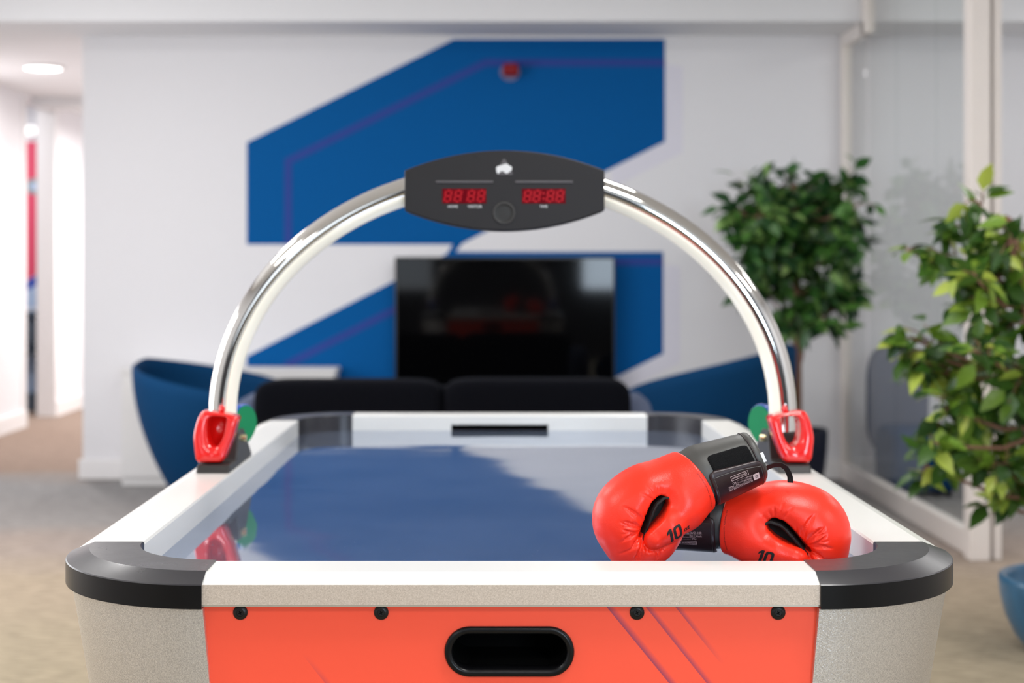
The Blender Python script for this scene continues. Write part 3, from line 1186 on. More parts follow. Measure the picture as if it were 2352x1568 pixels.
def pusher_blue(s, label):
    x0, y0 = TX + s * 0.575, 3.50
    t = thing('air_hockey_pusher', label, 'pusher', (x0, y0, ZR + 0.061), 0, 'pushers in the side rail holders')
    n_ = Vector((-s * 0.87, -0.49, 0.0)).normalized()          # the felt faces the playfield
    a = Vector((0, 0, 1))
    b_ = n_.cross(a)
    c0 = Vector((0, 0, 0.012))
    nn = 32

    def ring(d, r_):
        out = []
        for k in range(nn):
            th = 2 * PI * k / nn
            vz = math.sin(th)
            out.append(c0 + n_ * d + b_ * (r_ * math.cos(th) * (1.0 if vz > -0.2 else 1.0 - 0.35 * (-vz - 0.2))) + a * (r_ * vz * 1.06))
        return out
    MB().loft([ring(-0.034, 0.036), ring(-0.030, 0.0405), ring(-0.004, 0.043), ring(0.0, 0.0415)]).out('pusher_body', M['bluep'], t, smooth=True)
    MB().loft([ring(-0.001, 0.0395), ring(0.002, 0.0395)]).out('felt_pad', M['green'], t, label='green felt pad')
    nb = MB()
    kn = lambda d, r_: [c0 + n_ * d + b_ * (r_ * math.cos(2 * PI * k / 20)) + a * (r_ * math.sin(2 * PI * k / 20)) for k in range(20)]
    nb.loft([kn(-0.034, 0.017), kn(-0.05, 0.016), kn(-0.058, 0.012), kn(-0.060, 0.004)])
    nb.out('pusher_knob', M['bluep'], t, smooth=True)
    return t


pusher_blue(-1, 'blue pusher with round green felt pad, behind the left arch foot')
pusher_blue(1, 'blue pusher with round green felt pad, behind the right arch foot')

# ------------------------------------------------------------------ boxing gloves (signed distance field -> surface nets)
def smin(a, b, k):
    h = np.clip(0.5 + 0.5 * (b - a) / k, 0, 1)
    return b * (1 - h) + a * h - k * h * (1 - h)


def smax(a, b, k):
    return -smin(-a, -b, k)


def sstep(a, b, x):
    t = np.clip((x - a) / (b - a), 0, 1)
    return t * t * (3 - 2 * t)


def ell(u, v, w_, c, r):
    x, y, z = (u - c[0]) / r[0], (v - c[1]) / r[1], (w_ - c[2]) / r[2]
    k0 = np.sqrt(x * x + y * y + z * z) + 1e-9
    k1 = np.sqrt((x / r[0]) ** 2 + (y / r[1]) ** 2 + (z / r[2]) ** 2) + 1e-9
    return k0 * (k0 - 1) / k1


def cone(u, v, w_, a, b, ra, rb):
    ab = np.array(b, float) - np.array(a, float)
    L = ab.dot(ab)
    pu, pv, pw = u - a[0], v - a[1], w_ - a[2]
    t = np.clip((pu * ab[0] + pv * ab[1] + pw * ab[2]) / L, 0, 1)
    return np.sqrt((pu - ab[0] * t) ** 2 + (pv - ab[1] * t) ** 2 + (pw - ab[2] * t) ** 2) - (ra + (rb - ra) * t)


SLOT = [(a_ + 6, b_ + 9, c_) for a_, b_, c_ in ((-15, 5.0, 10.8), (-8, 1.0, 12.6), (0, -4.8, 12.0), (8, -10.8, 10.0), (17, -17.2, 7.2), (25, -23, 4.4), (34, -30, 2.4))]


def slot2d(u, v):
    d = None
    for (a0, a1, r0), (b0, b1, r1) in zip(SLOT, SLOT[1:]):
        x = cone(u, v, np.zeros_like(u), (a0, a1, 0), (b0, b1, 0), r0, r1)
        d = x if d is None else np.minimum(d, x)
    return d


rng = random.Random(3)
CREASE = []
for i in range(40):
    CREASE.append((math.radians(-125 + 250 * (i + rng.random()) / 40) % (2 * PI), rng.uniform(3, 14), rng.uniform(22, 58), rng.uniform(2.0, 4.4), rng.uniform(-0.012, 0.012)))


def glove_sdf(u, v, w_, flat):
    fist = ell(u, v, w_, (25, -5, 0), (72.5, 73, 62))
    fist = smin(fist, ell(u, v, w_, (38, -38, 0), (52, 48.6, 50)), 10)
    fist = smax(fist, np.abs(w_) - 60, 14)
    wrist = cone(u, v, w_ / 1.06, (-110, 18.5, 0), (-10, 19, 0), 46.5, 50)
    body = smin(fist, wrist, 26)
    th1 = cone(u, v, w_, (-112, 12, 10), (-40, -10, 30), 26, 31.5)
    th2 = cone(u, v, w_, (-40, -10, 30), (-4, -21, 45), 31.5, 26)
    th3 = cone(u, v, w_, (-4, -21, 45), (20, -28, 48), 26, 20)
    thumb = smin(smin(th1, th2, 14), th3, 10)
    k = 4 + 26 * sstep(-5, -55, u)
    d2 = slot2d(u, v)
    front = sstep(0, 18, w_)
    # gathered leather: radiating creases on the finger side of the slot
    du, dv = u - 29, v + 14
    r = np.sqrt(du * du + dv * dv)
    th = np.mod(np.arctan2(dv, du), 2 * np.pi)
    cr = np.zeros_like(u)
    for a, r0, r1, amp, bend in CREASE:
        for aa in (a,):
            dd = np.abs(th - aa - bend * r)
            dd = np.minimum(dd, 2 * np.pi - dd) * r
            cr = np.maximum(cr, amp * np.exp(-(dd / 1.55) ** 2) * sstep(r0 - 7, r0 + 4, r) * (1 - sstep(r1 - 14, r1, r)))
    fing = sstep(-2, 6, thumb - body)
    # creases at the root of the slot
    du2, dv2 = u + 8, v - 14
    r2 = np.sqrt(du2 * du2 + dv2 * dv2)
    th2a = np.arctan2(dv2, du2)
    for a, r0, r1, amp in ((1.25, 12, 38, 1.1), (1.65, 12, 34, 1.3), (2.0, 11, 30, 1.0), (2.5, 11, 26, 0.9), (-2.7, 11, 26, 0.9), (-2.2, 11, 24, 0.8), (0.85, 12, 40, 1.2)):
        dd = np.abs(th2a - a)
        dd = np.minimum(dd, 2 * np.pi - dd) * r2
        cr = np.maximum(cr, amp * np.exp(-(dd / 1.5) ** 2) * sstep(r0 - 5, r0 + 3, r2) * (1 - sstep(r1 - 12, r1, r2)) * 1.0)
    pucker = 7.0 * np.exp(-(np.maximum(d2, 0) / 12.0) ** 2) * front
    body_p = body + pucker * 0.9 + cr * front * fing
    moat = 5.0 * np.exp(-(np.clip(thumb, 0, 60) / 5.0) ** 2) * front * sstep(-14, 8, u) * fing
    shell = smin(body_p + moat, thumb + pucker * 0.45, k)
    solid = shell
    slot = np.maximum(d2, 4 - w_)
    shell = smax(shell, -slot, 5.0)
    # wrist edge (seam to the cuff)
    us = -73 + 0.10 * (v - 19) - 12 * np.clip(w_ / 50, -0.2, 1.2)
    shell = smax(shell, us - u, 3.0)
    if flat is not None:
        shell = smax(shell, flat - v, 8)
    return shell, solid, slot


def surface_nets(F, org, h):
    nx, ny, nz = F.shape
    S = F < 0
    cs = [(i, j, k) for i in (0, 1) for j in (0, 1) for k in (0, 1)]
    sl = lambda A, c: A[c[0]:nx - 1 + c[0], c[1]:ny - 1 + c[1], c[2]:nz - 1 + c[2]]
    cnt = sum(sl(S, c).astype(np.int8) for c in cs)
    act = (cnt > 0) & (cnt < 8)
    idx = -np.ones(act.shape, int)
    ii = np.argwhere(act)
    idx[act] = np.arange(len(ii))
    acc = np.zeros((len(ii), 3))
    num = np.zeros(len(ii))
    vals = {c: sl(F, c)[act] for c in cs}
    for a in cs:
        for ax in range(3):
            if a[ax] == 0:
                b = list(a)
                b[ax] = 1
                b = tuple(b)
                fa, fb = vals[a], vals[b]
                m_ = (fa < 0) != (fb < 0)
                t = np.where(m_, fa / np.where(m_, fa - fb, 1), 0)
                p = np.tile(np.array(a, float), (len(ii), 1))
                p[:, ax] += t
                acc[m_] += p[m_]
                num += m_
    V = (ii + acc / num[:, None]) * h + np.array(org)
    Q = []
    for ax in range(3):
        o1, o2 = [(1, 2), (2, 0), (0, 1)][ax]
        A = [slice(None)] * 3
        B_ = [slice(None)] * 3
        A[ax] = slice(0, F.shape[ax] - 1)
        B_[ax] = slice(1, F.shape[ax])
        sA, sB = S[tuple(A)], S[tuple(B_)]
        e = np.argwhere(sA != sB)
        sgn = sA[sA != sB]
        ok = (e[:, o1] > 0) & (e[:, o2] > 0) & (e[:, o1] < F.shape[o1] - 1) & (e[:, o2] < F.shape[o2] - 1)
        e, sgn = e[ok], sgn[ok]

        def cell(d1, d2):
            c = e.copy()
            c[:, o1] -= d1
            c[:, o2] -= d2
            return idx[c[:, 0], c[:, 1], c[:, 2]]
        q = np.stack([cell(1, 1), cell(0, 1), cell(0, 0), cell(1, 0)], 1)
        q[~sgn] = q[~sgn][:, ::-1]
        Q.append(q)
    return V, np.concatenate(Q)


def cuff_c(u):
    t = (-u - 88) / 92.0
    return 17.5 - 7 * t, 48.5 - 9.0 * t, 51.5 - 9.5 * t


def cuff_pt(u, ph, off=0.0):
    cv, rv, rw = cuff_c(u)
    return (u, cv + (rv + off) * math.sin(ph), (rw + off) * math.cos(ph))


def make_glove(origin, U, V_, W_, scale, label, flat, ten_at, ten_dir, text_up, strap_uv, hang):
    """local axes (mm): u cuff->knuckles, v up the back of the hand, w towards the thumb side"""
    t = thing('boxing_glove', label, 'boxing glove', origin, 0, 'pair of boxing gloves')
    U, V_, W_ = Vector(U), Vector(V_), Vector(W_)
    R = np.array([list(U), list(V_), list(W_)]) * scale / 1000.0
    flip = U.cross(V_).dot(W_) < 0

    def X(p):
        return (p[0] * U + p[1] * V_ + p[2] * W_) * (scale / 1000.0)

    h = 1.5
    gu, gv, gw = np.arange(-112, 104, h), np.arange(-86, 78, h), np.arange(-74, 82, h)
    A, B_, C = np.meshgrid(gu, gv, gw, indexing='ij')
    shell, solid, slot = glove_sdf(A, B_, C, flat)
    org = (gu[0], gv[0], gw[0])
    Vn, Q = surface_nets(shell, org, h)

    def emit(name, Vn, Q, m, lab=None):
        W3 = Vn @ R
        q = Q[:, ::-1] if flip else Q
        me = bpy.data.meshes.new(name)
        me.from_pydata(W3.tolist(), [], q.tolist())
        me.materials.append(m)
        me.polygons.foreach_set('use_smooth', [True] * len(me.polygons))
        o = bpy.data.objects.new(name, me)
        COL.objects.link(o)
        o.parent = t
        md = o.modifiers.new('smooth', 'SMOOTH')
        md.factor = 0.5
        md.iterations = 1
        if lab:
            o['label'] = lab
        return o
    emit('glove_shell', Vn, Q, M['glove_red'], 'red leather padded fist and thumb')
    # lining of the thumb slot: a thin sleeve standing just proud of the leather
    lin_ = np.maximum(np.abs(slot + 0.2) - 1.9, smax(solid - 0.9, -C + 2, 1.0))
    floor_ = np.maximum(np.maximum(slot, solid + 9), C - 26)
    lin_ = np.minimum(lin_, floor_)
    sel = (slice(44, 112), slice(30, 78), slice(44, 103))
    lv, lq = surface_nets(lin_[sel], (gu[40], gv[26], gw[44]), h)
    emit('slot_lining', lv, lq, M['liner'], 'black mesh lining of the thumb slot')

    bvh = BVHTree.FromPolygons([tuple(p) for p in Vn], [tuple(int(i) for i in q) for q in Q])

    def drape(u, v, off=0.5):
        hit = bvh.ray_cast(Vector((u, v, 120)), Vector((0, 0, -1)))
        z = hit[0].z if hit[0] is not None else 40
        return X((u, v, z + off))

    # cuff
    nphi = 64
    phs = [2 * PI * k / nphi for k in range(nphi)]
    rings = []
    for u, off in ((-52, -10), (-68, -7.5), (-79, -4.5), (-87, -1.5), (-96, -0.2), (-115, 0.3), (-130, 0.4), (-145, 0.2), (-160, 0.0), (-169, -0.2), (-171, -1.3), (-173, -0.2),
                   (-178, 0.4), (-181, -0.6), (-182.5, -3), (-181, -6), (-170, -8), (-130, -9), (-118, -9)):
        rings.append([X(cuff_pt(u, p, off + 0.5 * math.sin(3 * p + u * 0.05) * (1 if -150 < u < -110 else 0.3))) for p in phs])
    MB().loft(rings, True, False).add([], []).out('cuff', M['leather_black'], t, smooth=True, label='black leather cuff')
    mb = MB()
    rr = [X(cuff_pt(-119, p, -9)) for p in phs]
    mb.add(rr, [tuple(range(nphi))])
    mb.out('cuff_lining', M['liner'], t)
    # bound edges
    mb = MB().tube([X(cuff_pt(-171.5, p, 0.2)) for p in phs + [0]], 0.0009, 8, False)
    mb.out('cuff_piping', M['strap'], t, smooth=True)

    def patch(name, u0, u1, p0, p1, off, th, m, rc=6.0, slope=0.0, lab=None, puff=0.0):
        """rounded rectangular patch wrapped on the cuff; p in degrees"""
        nu, nv = 26, 26
        mean_r = 46.0
        Lu = abs(u1 - u0)
        Lv = abs(math.radians(p1 - p0)) * mean_r
        rows_t, rows_b = [], []
        for j in range(nv + 1):
            fv = j / nv
            y = fv * Lv
            # corner rounding: inset of the row's ends
            dd = min(y, Lv - y)
            ins = rc - math.sqrt(max(rc * rc - (rc - min(dd, rc)) ** 2, 0))
            rt, rb = [], []
            for i in range(nu + 1):
                fu = i / nu
                x = ins + fu * (Lu - 2 * ins)
                u = u0 + (x / Lu) * (u1 - u0)
                ph = math.radians(p0 + (p1 - p0) * fv) + slope * (x / Lu - 0.5)
                edge = min(min(x - ins, Lu - ins - x), dd)
                e = min(1.0, max(edge, 0) / 2.5)
                thk = th * (0.35 + 0.65 * math.sqrt(e)) + puff * min(1, max(edge, 0) / 8)
                rt.append(X(cuff_pt(u, ph, off + thk)))
                rb.append(X(cuff_pt(u, ph, off - 0.8)))
            rows_t.append(rt)
            rows_b.append(rb)
        mb = MB()
        mb.loft(rows_t, False, False)
        mb.loft(rows_b, False, False)
        k = nu + 1
        n1 = (nv + 1) * k
        per = [i for i in range(k)] + [j * k + nu for j in range(1, nv + 1)] + [nv * k + i for i in range(nu - 1, -1, -1)] + [j * k for j in range(nv - 1, 0, -1)]
        for a in range(len(per)):
            b = (a + 1) % len(per)
            mb.F.append((per[a], per[b], n1 + per[b], n1 + per[a]))
        o = mb.out(name, m, t, smooth=True, label=lab)
        return o

    patch('loop_patch', -101, -167, 42, -8, 0.6, 1.6, M['velcro'], 7, 0.0, 'fuzzy black loop fastener patch')
    s0, s1, sp0, sp1, ssl = strap_uv
    st = patch('wrist_strap', s0, s1, sp0, sp1, 2.4, 2.2, M['strap'], 11, ssl, 'glossy black wrist strap with pale print')
    # stitched welt round the strap
    wp = []
    Lp = abs(math.radians(sp1 - sp0)) * 46
    for k in range(0, 61):
        f = k / 60.0
        # runs down one side, along the top and down the other
        if f < 0.3:
            fu, fv = 0.06, 0.97 - 0.85 * (f / 0.3)
        elif f < 0.7:
            fu, fv = 0.06 + 0.88 * ((f - 0.3) / 0.4), 0.12 - 0.03 * math.sin(PI * (f - 0.3) / 0.4)
        else:
            fu, fv = 0.94, 0.12 + 0.85 * ((f - 0.7) / 0.3)
        u = s0 + (s1 - s0) * fu
        ph = math.radians(sp0 + (sp1 - sp0) * fv) + ssl * (fu - 0.5)
        wp.append(X(cuff_pt(u, ph, 4.7)))
    MB().tube(wp, 0.00055, 6).out('strap_stitching', M['leather_black'], st)

    # print on the strap: tu grows in reading direction, lines stack downwards
    def on_strap(u, arc, off=5.3):
        cv, rv, rw = cuff_c(u)
        return X(cuff_pt(u, arc / 46.0, off))

    def strap_text(mbo, s, u_start, arc, width=None, hgt=4.2):
        V, F = text_geo(s, 1.0, fine=None)
        x0 = min(v[0] for v in V)
        x1 = max(v[0] for v in V)
        y0 = min(v[1] for v in V)
        y1 = max(v[1] for v in V)
        kx = (width / (x1 - x0)) if width else hgt / (y1 - y0)
        ky = hgt / (y1 - y0)
        mbo.add([on_strap(u_start + (x - x0) * kx, arc + text_up * (y - (y0 + y1) / 2) * ky) for x, y in V], F)

    def strap_bar(mbo, u0, u1, a0, a1):
        mbo.add([on_strap(u0, a0), on_strap((u0 + u1) / 2, a0), on_strap(u1, a0), on_strap(u1, a1), on_strap((u0 + u1) / 2, a1), on_strap(u0, a1)], [(0, 1, 4, 5), (1, 2, 3, 4)])
    a_ = -26.5 if text_up < 0 else -14.0       # heading line
    d_ = -text_up                               # direction of following lines
    mb = MB()
    strap_text(mb, 'BOXING GLOVES 100', -153, a_, 40, 3.4)
    strap_bar(mb, -153, -112, a_ + d_ * 2.6, a_ + d_ * 2.9)
    strap_text(mb, 'Material........ PU / Mesh', -153, a_ + d_ * 5.0, 40, 2.6)
    strap_bar(mb, -153, -121, a_ + d_ * 7.2, a_ + d_ * 7.45)
    strap_text(mb, 'Foam............ PU', -153, a_ + d_ * 9.4, 32, 2.4)
    # boxed line
    b0, b1 = a_ + d_ * 13.2, a_ + d_ * 20.2
    strap_bar(mb, -150, -121, b0, b0 + d_ * 0.5)
    strap_bar(mb, -150, -121, b1, b1 - d_ * 0.5)
    strap_bar(mb, -150, -149.5, b0, b1)
    strap_bar(mb, -121.5, -121, b0, b1)
    strap_text(mb, 'ECODESIGN', -142, (b0 + b1) / 2, 19, 2.4)
    for k in range(10):
        a0_, a1_ = 2 * PI * k / 10, 2 * PI * (k + 1) / 10
        c_ = (-145.6, (b0 + b1) / 2)
        mb.add([on_strap(c_[0] + r_ * math.cos(q), c_[1] + r_ * math.sin(q)) for r_, q in ((2.0, a0_), (2.0, a1_), (1.5, a1_), (1.5, a0_))], [(0, 1, 2, 3)])
    strap_bar(mb, -145.9, -145.4, (b0 + b1) / 2 - 1.2, (b0 + b1) / 2 + 1.2)
    mb.out('strap_lettering', M['print_pink'], st, recalc=False)
    mb = MB()
    strap_bar(mb, -166, -155.5, a_ - d_ * 1.5, a_ + d_ * 10.0)
    mb.out('strap_emblem', M['print_pink'], st)
    mb = MB()
    c_ = (-160.7, a_ + d_ * 5.0)
    for k in range(10):
        q0, q1 = -PI * k / 10, -PI * (k + 1) / 10
        mb.add([on_strap(c_[0] + r_ * math.cos(q), c_[1] - d_ * r_ * math.sin(q) - d_ * 0.3, 5.7) for r_, q in ((2.3, q0), (2.3, q1), (1.5, q1), (1.5, q0))], [(0, 1, 2, 3)])
    mb.add([on_strap(c_[0] + x, c_[1] - d_ * y, 5.7) for x, y in ((-2.3, 1.6), (2.3, 1.6), (2.3, 2.4), (-2.3, 2.4))], [(0, 1, 2, 3)])
    mb.out('emblem_mark', M['strap'], st)

    # weight mark on the thumb
    mb = MB()
    ang, size = ten_dir[2], ten_dir[3]

    def weight_text(s, sz, du, dv):
        V, F = text_geo(s, 1.0, fine=0.1, shear=0.14, bold=0.03)
        y0 = min(v[1] for v in V)
        y1 = max(v[1] for v in V)
        k = sz / (y1 - y0)
        ca, sa = math.cos(ang), math.sin(ang)
        P = []
        for x, y in V:
            x2, y2 = du + x * k * 1.12, dv + y * k
            xr, yr = x2 * ca - y2 * sa, x2 * sa + y2 * ca
            P.append(drape(ten_at[0] + ten_dir[0] * xr, ten_at[1] + ten_dir[1] * yr, 0.55))
        mb.add(P, F)
    def weight_quads(rows, du, dv):
        # rows: grid of (x, y) in units of the figure height
        ca, sa = math.cos(ang), math.sin(ang)
        G = []
        for r_ in rows:
            o_ = []
            for x, y in r_:
                x2, y2 = du + (x + 0.2 * y) * size, dv + (y - 0.5) * size
                xr, yr = x2 * ca - y2 * sa, x2 * sa + y2 * ca
                o_.append(drape(ten_at[0] + ten_dir[0] * xr, ten_at[1] + ten_dir[1] * yr, 0.55))
            G.append(o_)
        mb.loft(G, False, False)
    weight_quads([[(0.20 + 0.11 * i, j / 12) for i in range(3)] for j in range(13)], -0.68 * size, 0)
    weight_quads([[(0.02 + 0.0 * i + 0.20 * t_, 0.62 + 0.17 * t_ + (0.20 - 0.0 * t_) * i / 2 + 0.0) for i in range(3)] for t_ in (0, 0.33, 0.66, 1.0)], -0.68 * size, 0)

    def sq(a, rx, ry):
        c_, s_ = math.cos(a), math.sin(a)
        return (0.34 + rx * math.copysign(abs(c_) ** 0.5, c_), 0.5 + ry * math.copysign(abs(s_) ** 0.5, s_))
    weight_quads([[sq(2 * PI * j / 48, 0.34 - 0.10 * i, 0.5 - 0.09 * i) for i in range(3)] for j in range(49)], -0.16 * size, 0)
    weight_text('oz', size * 0.26, size * 0.98, -size * 0.2)
    mb.out('weight_lettering', M['print_black'], t, recalc=False)
    # fine print along the wrist seam
    mb = MB()
    V, F = text_geo('OUTSHOCK ADVANCED BOXING', 1.0, fine=0.2)
    x0, x1 = min(v[0] for v in V), max(v[0] for v in V)
    tab = [(-24, -82), (-8, -85), (8, -85.5), (22, -84), (36, -81), (50, -75)]

    def seam_u(v):
        for (v0, u0), (v1, u1) in zip(tab, tab[1:]):
            if v <= v1:
                return u0 + (u1 - u0) * (v - v0) / (v1 - v0)
        return tab[-1][1]
    L0, L1 = -24, 34
    P = []
    for x, y in V:
        f = (x - x0) / (x1 - x0)
        vv = L0 + (L1 - L0) * f
        if ten_dir[0] > 0:
            vv = L1 + (L0 - L1) * f
        P.append(drape(seam_u(vv) + 5.0 - (y * 2.3) * (1 if ten_dir[0] < 0 else -1), vv, 0.45))
    mb.add(P, F)
    mb.out('seam_lettering', M['print_black'], t, recalc=False)

    # hanging loop and a small white label at the cuff's mouth
    if hang:
        pts = [Vector(p) - Vector(origin) for p in hang]
        mb = MB()
        rows = []
        for i, p in enumerate(pts):
            tg = (pts[min(i + 1, len(pts) - 1)] - pts[max(i - 1, 0)]).normalized()
            wd_ = (Vector((0, -0.62, 0)) + Vector((-tg.z, 0, tg.x)) * 0.78).normalized() * 0.0046
            th_ = tg.cross(wd_).normalized() * 0.0006
            rows.append([p + wd_ + th_, p - wd_ + th_, p - wd_ - th_, p + wd_ - th_])
        mb.loft(rows, True, True)
        mb.out('hanging_loop', M['ribbon'], t, smooth=False)
        c = [X(cuff_pt(-180 - a, math.radians(q), 0.5)) for a, q in ((0, 14), (5, 14), (5, -8), (0, -8))]
        d = [p + Vector((0, 0.0012, 0)) for p in c]
        MB().add(c + d, [(0, 1, 2, 3), (7, 6, 5, 4), (0, 4, 5, 1), (1, 5, 6, 2), (2, 6, 7, 3), (3, 7, 4, 0)]).out('care_label', M['print_white'], t)
    return t


def yawed(v, deg):
    return Matrix.Rotation(math.radians(deg), 3, 'Z') @ Vector(v)


GAY = 2.395
oA = PX(1498.6, 1168.3, GAY)
hangA = [PX(px, py, GAY + 0.014) for i, (px, py) in enumerate([(1752, 1080), (1766, 1072), (1780, 1067), (1794, 1067), (1805, 1074), (1811, 1084), (1815, 1096), (1815, 1108)])]
make_glove(oA, yawed((-0.922, 0, -0.387), 7), yawed((-0.387, 0, 0.922), 7), yawed((0, -1, 0), 7), 0.992,
           'red boxing glove lying on top, cuff up, with its black strap print upside down', -79,
           (-6, -32), (-1, 1, 0.1, 21), -1, (-91, -177, 8, -104, -0.2), hangA)
GBY = 2.455
oB = PX(1797.7, 1217.4, GBY)
make_glove(oB, yawed((0.9995, 0, 0.0), -13), yawed((0, 0, 1), -13), yawed((0, -1, 0), -13), 1.075,
           'red boxing glove underneath, fist pointing right beside the corner cap', -50.2,
           (-22, -28), (1, 1, -0.14, 19.0), 1, (-94, -172, 10, -95, 0.0), None)

# ------------------------------------------------------------------ things at the mural wall
tvt = thing('television', 'large black flat television mounted on the blue painted wall', 'television', PX(1160, 872, 9.44))
o0 = Vector(PX(1160, 872, 9.44))
P0, P1 = PX(907, 590, 9.44) - o0, PX(1413, 892, 9.44) - o0
MB().box(P0.x, P1.x, 0, 0.05, P1.z, P0.z).out('television_frame', M['tvframe'], tvt, bevel=0.006)
MB().box(P0.x + 0.012, P1.x - 0.012, -0.002, 0.01, P1.z + 0.02, P0.z - 0.012).out('television_screen', M['tv'], tvt)
MB().box(-0.2, 0.2, 0.05, YW - 9.44 - 0.003, P1.z + 0.2, P1.z + 0.5).out('wall_mount', M['tvframe'], tvt)

al = thing('fire_alarm_sounder', 'red square fire alarm sounder on a pale ring high on the mural', 'alarm', PX(1173, 163, YW - 0.01))
MB().prism([(0.062 * math.cos(2 * PI * k / 28) - 0.004, 0.055 * math.sin(2 * PI * k / 28) - 0.006) for k in range(28)], lambda p, t: (p[0], t, p[1]), -0.015, 0.006).out('mounting_ring', M['alarm_ring'], al)
MB().box(-0.047, 0.047, -0.085, -0.015, -0.038, 0.038).out('sounder', M['alarm_red'], al, bevel=0.016, segs=4)

cab = thing('low_cabinet', 'long low white cabinet along the mural wall beside the left armchair', 'cabinet', (-1.55, 9.38, 0))
x0, x1 = PX(275, 1115, 9.25).x + 1.55, PX(772, 1115, 9.25).x + 1.55
MB().box(x0 + 0.01, x1 - 0.01, -0.125, 0.145, 0.0, 0.66).out('cabinet_body', M['cabinet'], cab, bevel=0.004)
MB().box(x0, x1, -0.135, 0.145, 0.66, 0.688).out('cabinet_top', M['cabinet'], cab, bevel=0.004)
for k in range(2):
    xa = x0 + 0.012 + k * (x1 - x0 - 0.02) / 2
    d = MB().box(xa + 0.003, xa + (x1 - x0 - 0.02) / 2 - 0.006, -0.140, -0.125, 0.05, 0.65).out('cabinet_door', M['cabinet'], cab, bevel=0.003)

# ceiling downlight in the corridor
dl_ = thing('ceiling_downlight', 'glowing round white downlight in the corridor ceiling', 'ceiling light', PX(99, 154, 11.03))
dl_.location.z = 2.70
MB().lathe([(0.15, 0.0), (0.15, -0.012), (0.128, -0.018), (0.126, -0.004)], 40).out('light_trim', M['trim'], dl_, smooth=True)
MB().lathe([(0.125, -0.003), (0.125, -0.012)], 40).out('light_diffuser', M['lamp'], dl_)


dll = area('downlight_lamp', (dl_.location.x, dl_.location.y, 2.684), (0, 0, 0), 0.22, 0.22, 46, (1.0, 0.955, 0.93))
dll.data.shape = 'DISK'


# ------------------------------------------------------------------ sofa
def pillow(mb, x0, x1, y0, y1, z0, z1, p=4.0, n=20, m_=14):
    """superellipsoid cushion"""
    c = ((x0 + x1) / 2, (y0 + y1) / 2, (z0 + z1) / 2)
    r = ((x1 - x0) / 2, (y1 - y0) / 2, (z1 - z0) / 2)

    def sg(a, e):
        return math.copysign(abs(a) ** e, a)
    rings = []
    for j in range(1, m_):
        b = -PI / 2 + PI * j / m_
        rings.append([(c[0] + r[0] * sg(math.cos(b), 2 / p) * sg(math.cos(2 * PI * k / n), 2 / (p * 1.6)),
                       c[1] + r[1] * sg(math.cos(b), 2 / p) * sg(math.sin(2 * PI * k / n), 2 / p),
                       c[2] + r[2] * sg(math.sin(b), 2 / p)) for k in range(n)])
    return mb.loft(rings)


sofa = thing('sofa', 'dark navy two seat sofa seen from behind, facing the television', 'sofa', (-0.205, 7.15, 0))
pillow(MB(), -0.825, 0.0, -0.35, -0.10, 0.28, 0.793, 9, 36, 28).out('back_cushion', M['navy'], sofa, smooth=True)
pillow(MB(), 0.002, 0.825, -0.35, -0.10, 0.28, 0.797, 9, 36, 28).out('back_cushion', M['navy'], sofa, smooth=True)
MB().box(-0.80, 0.80, -0.29, -0.13, 0.30, 0.762).out('sofa_back', M['navy'], sofa, bevel=0.02, segs=3)
MB().box(-0.815, 0.815, -0.33, 0.42, 0.14, 0.36).out('sofa_base', M['navy'], sofa, bevel=0.02, segs=3)
pillow(MB(), -0.80, -0.004, -0.12, 0.43, 0.34, 0.48, 5).out('seat_cushion', M['navy'], sofa, smooth=True)
pillow(MB(), 0.004, 0.80, -0.12, 0.43, 0.34, 0.48, 5).out('seat_cushion', M['navy'], sofa, smooth=True)
for s in (-1, 1):
    pillow(MB(), s * 0.80, s * 0.935, -0.30, 0.43, 0.14, 0.70, 5, 24, 16).out('armrest', M['slate'], sofa, smooth=True, label='slate grey armrest')
    for y in (-0.26, 0.36):
        MB().lathe([(0.02, 0), (0.028, 0.15)], 12, (s * 0.72, y, 0)).out('sofa_leg', M['wood'], sofa)


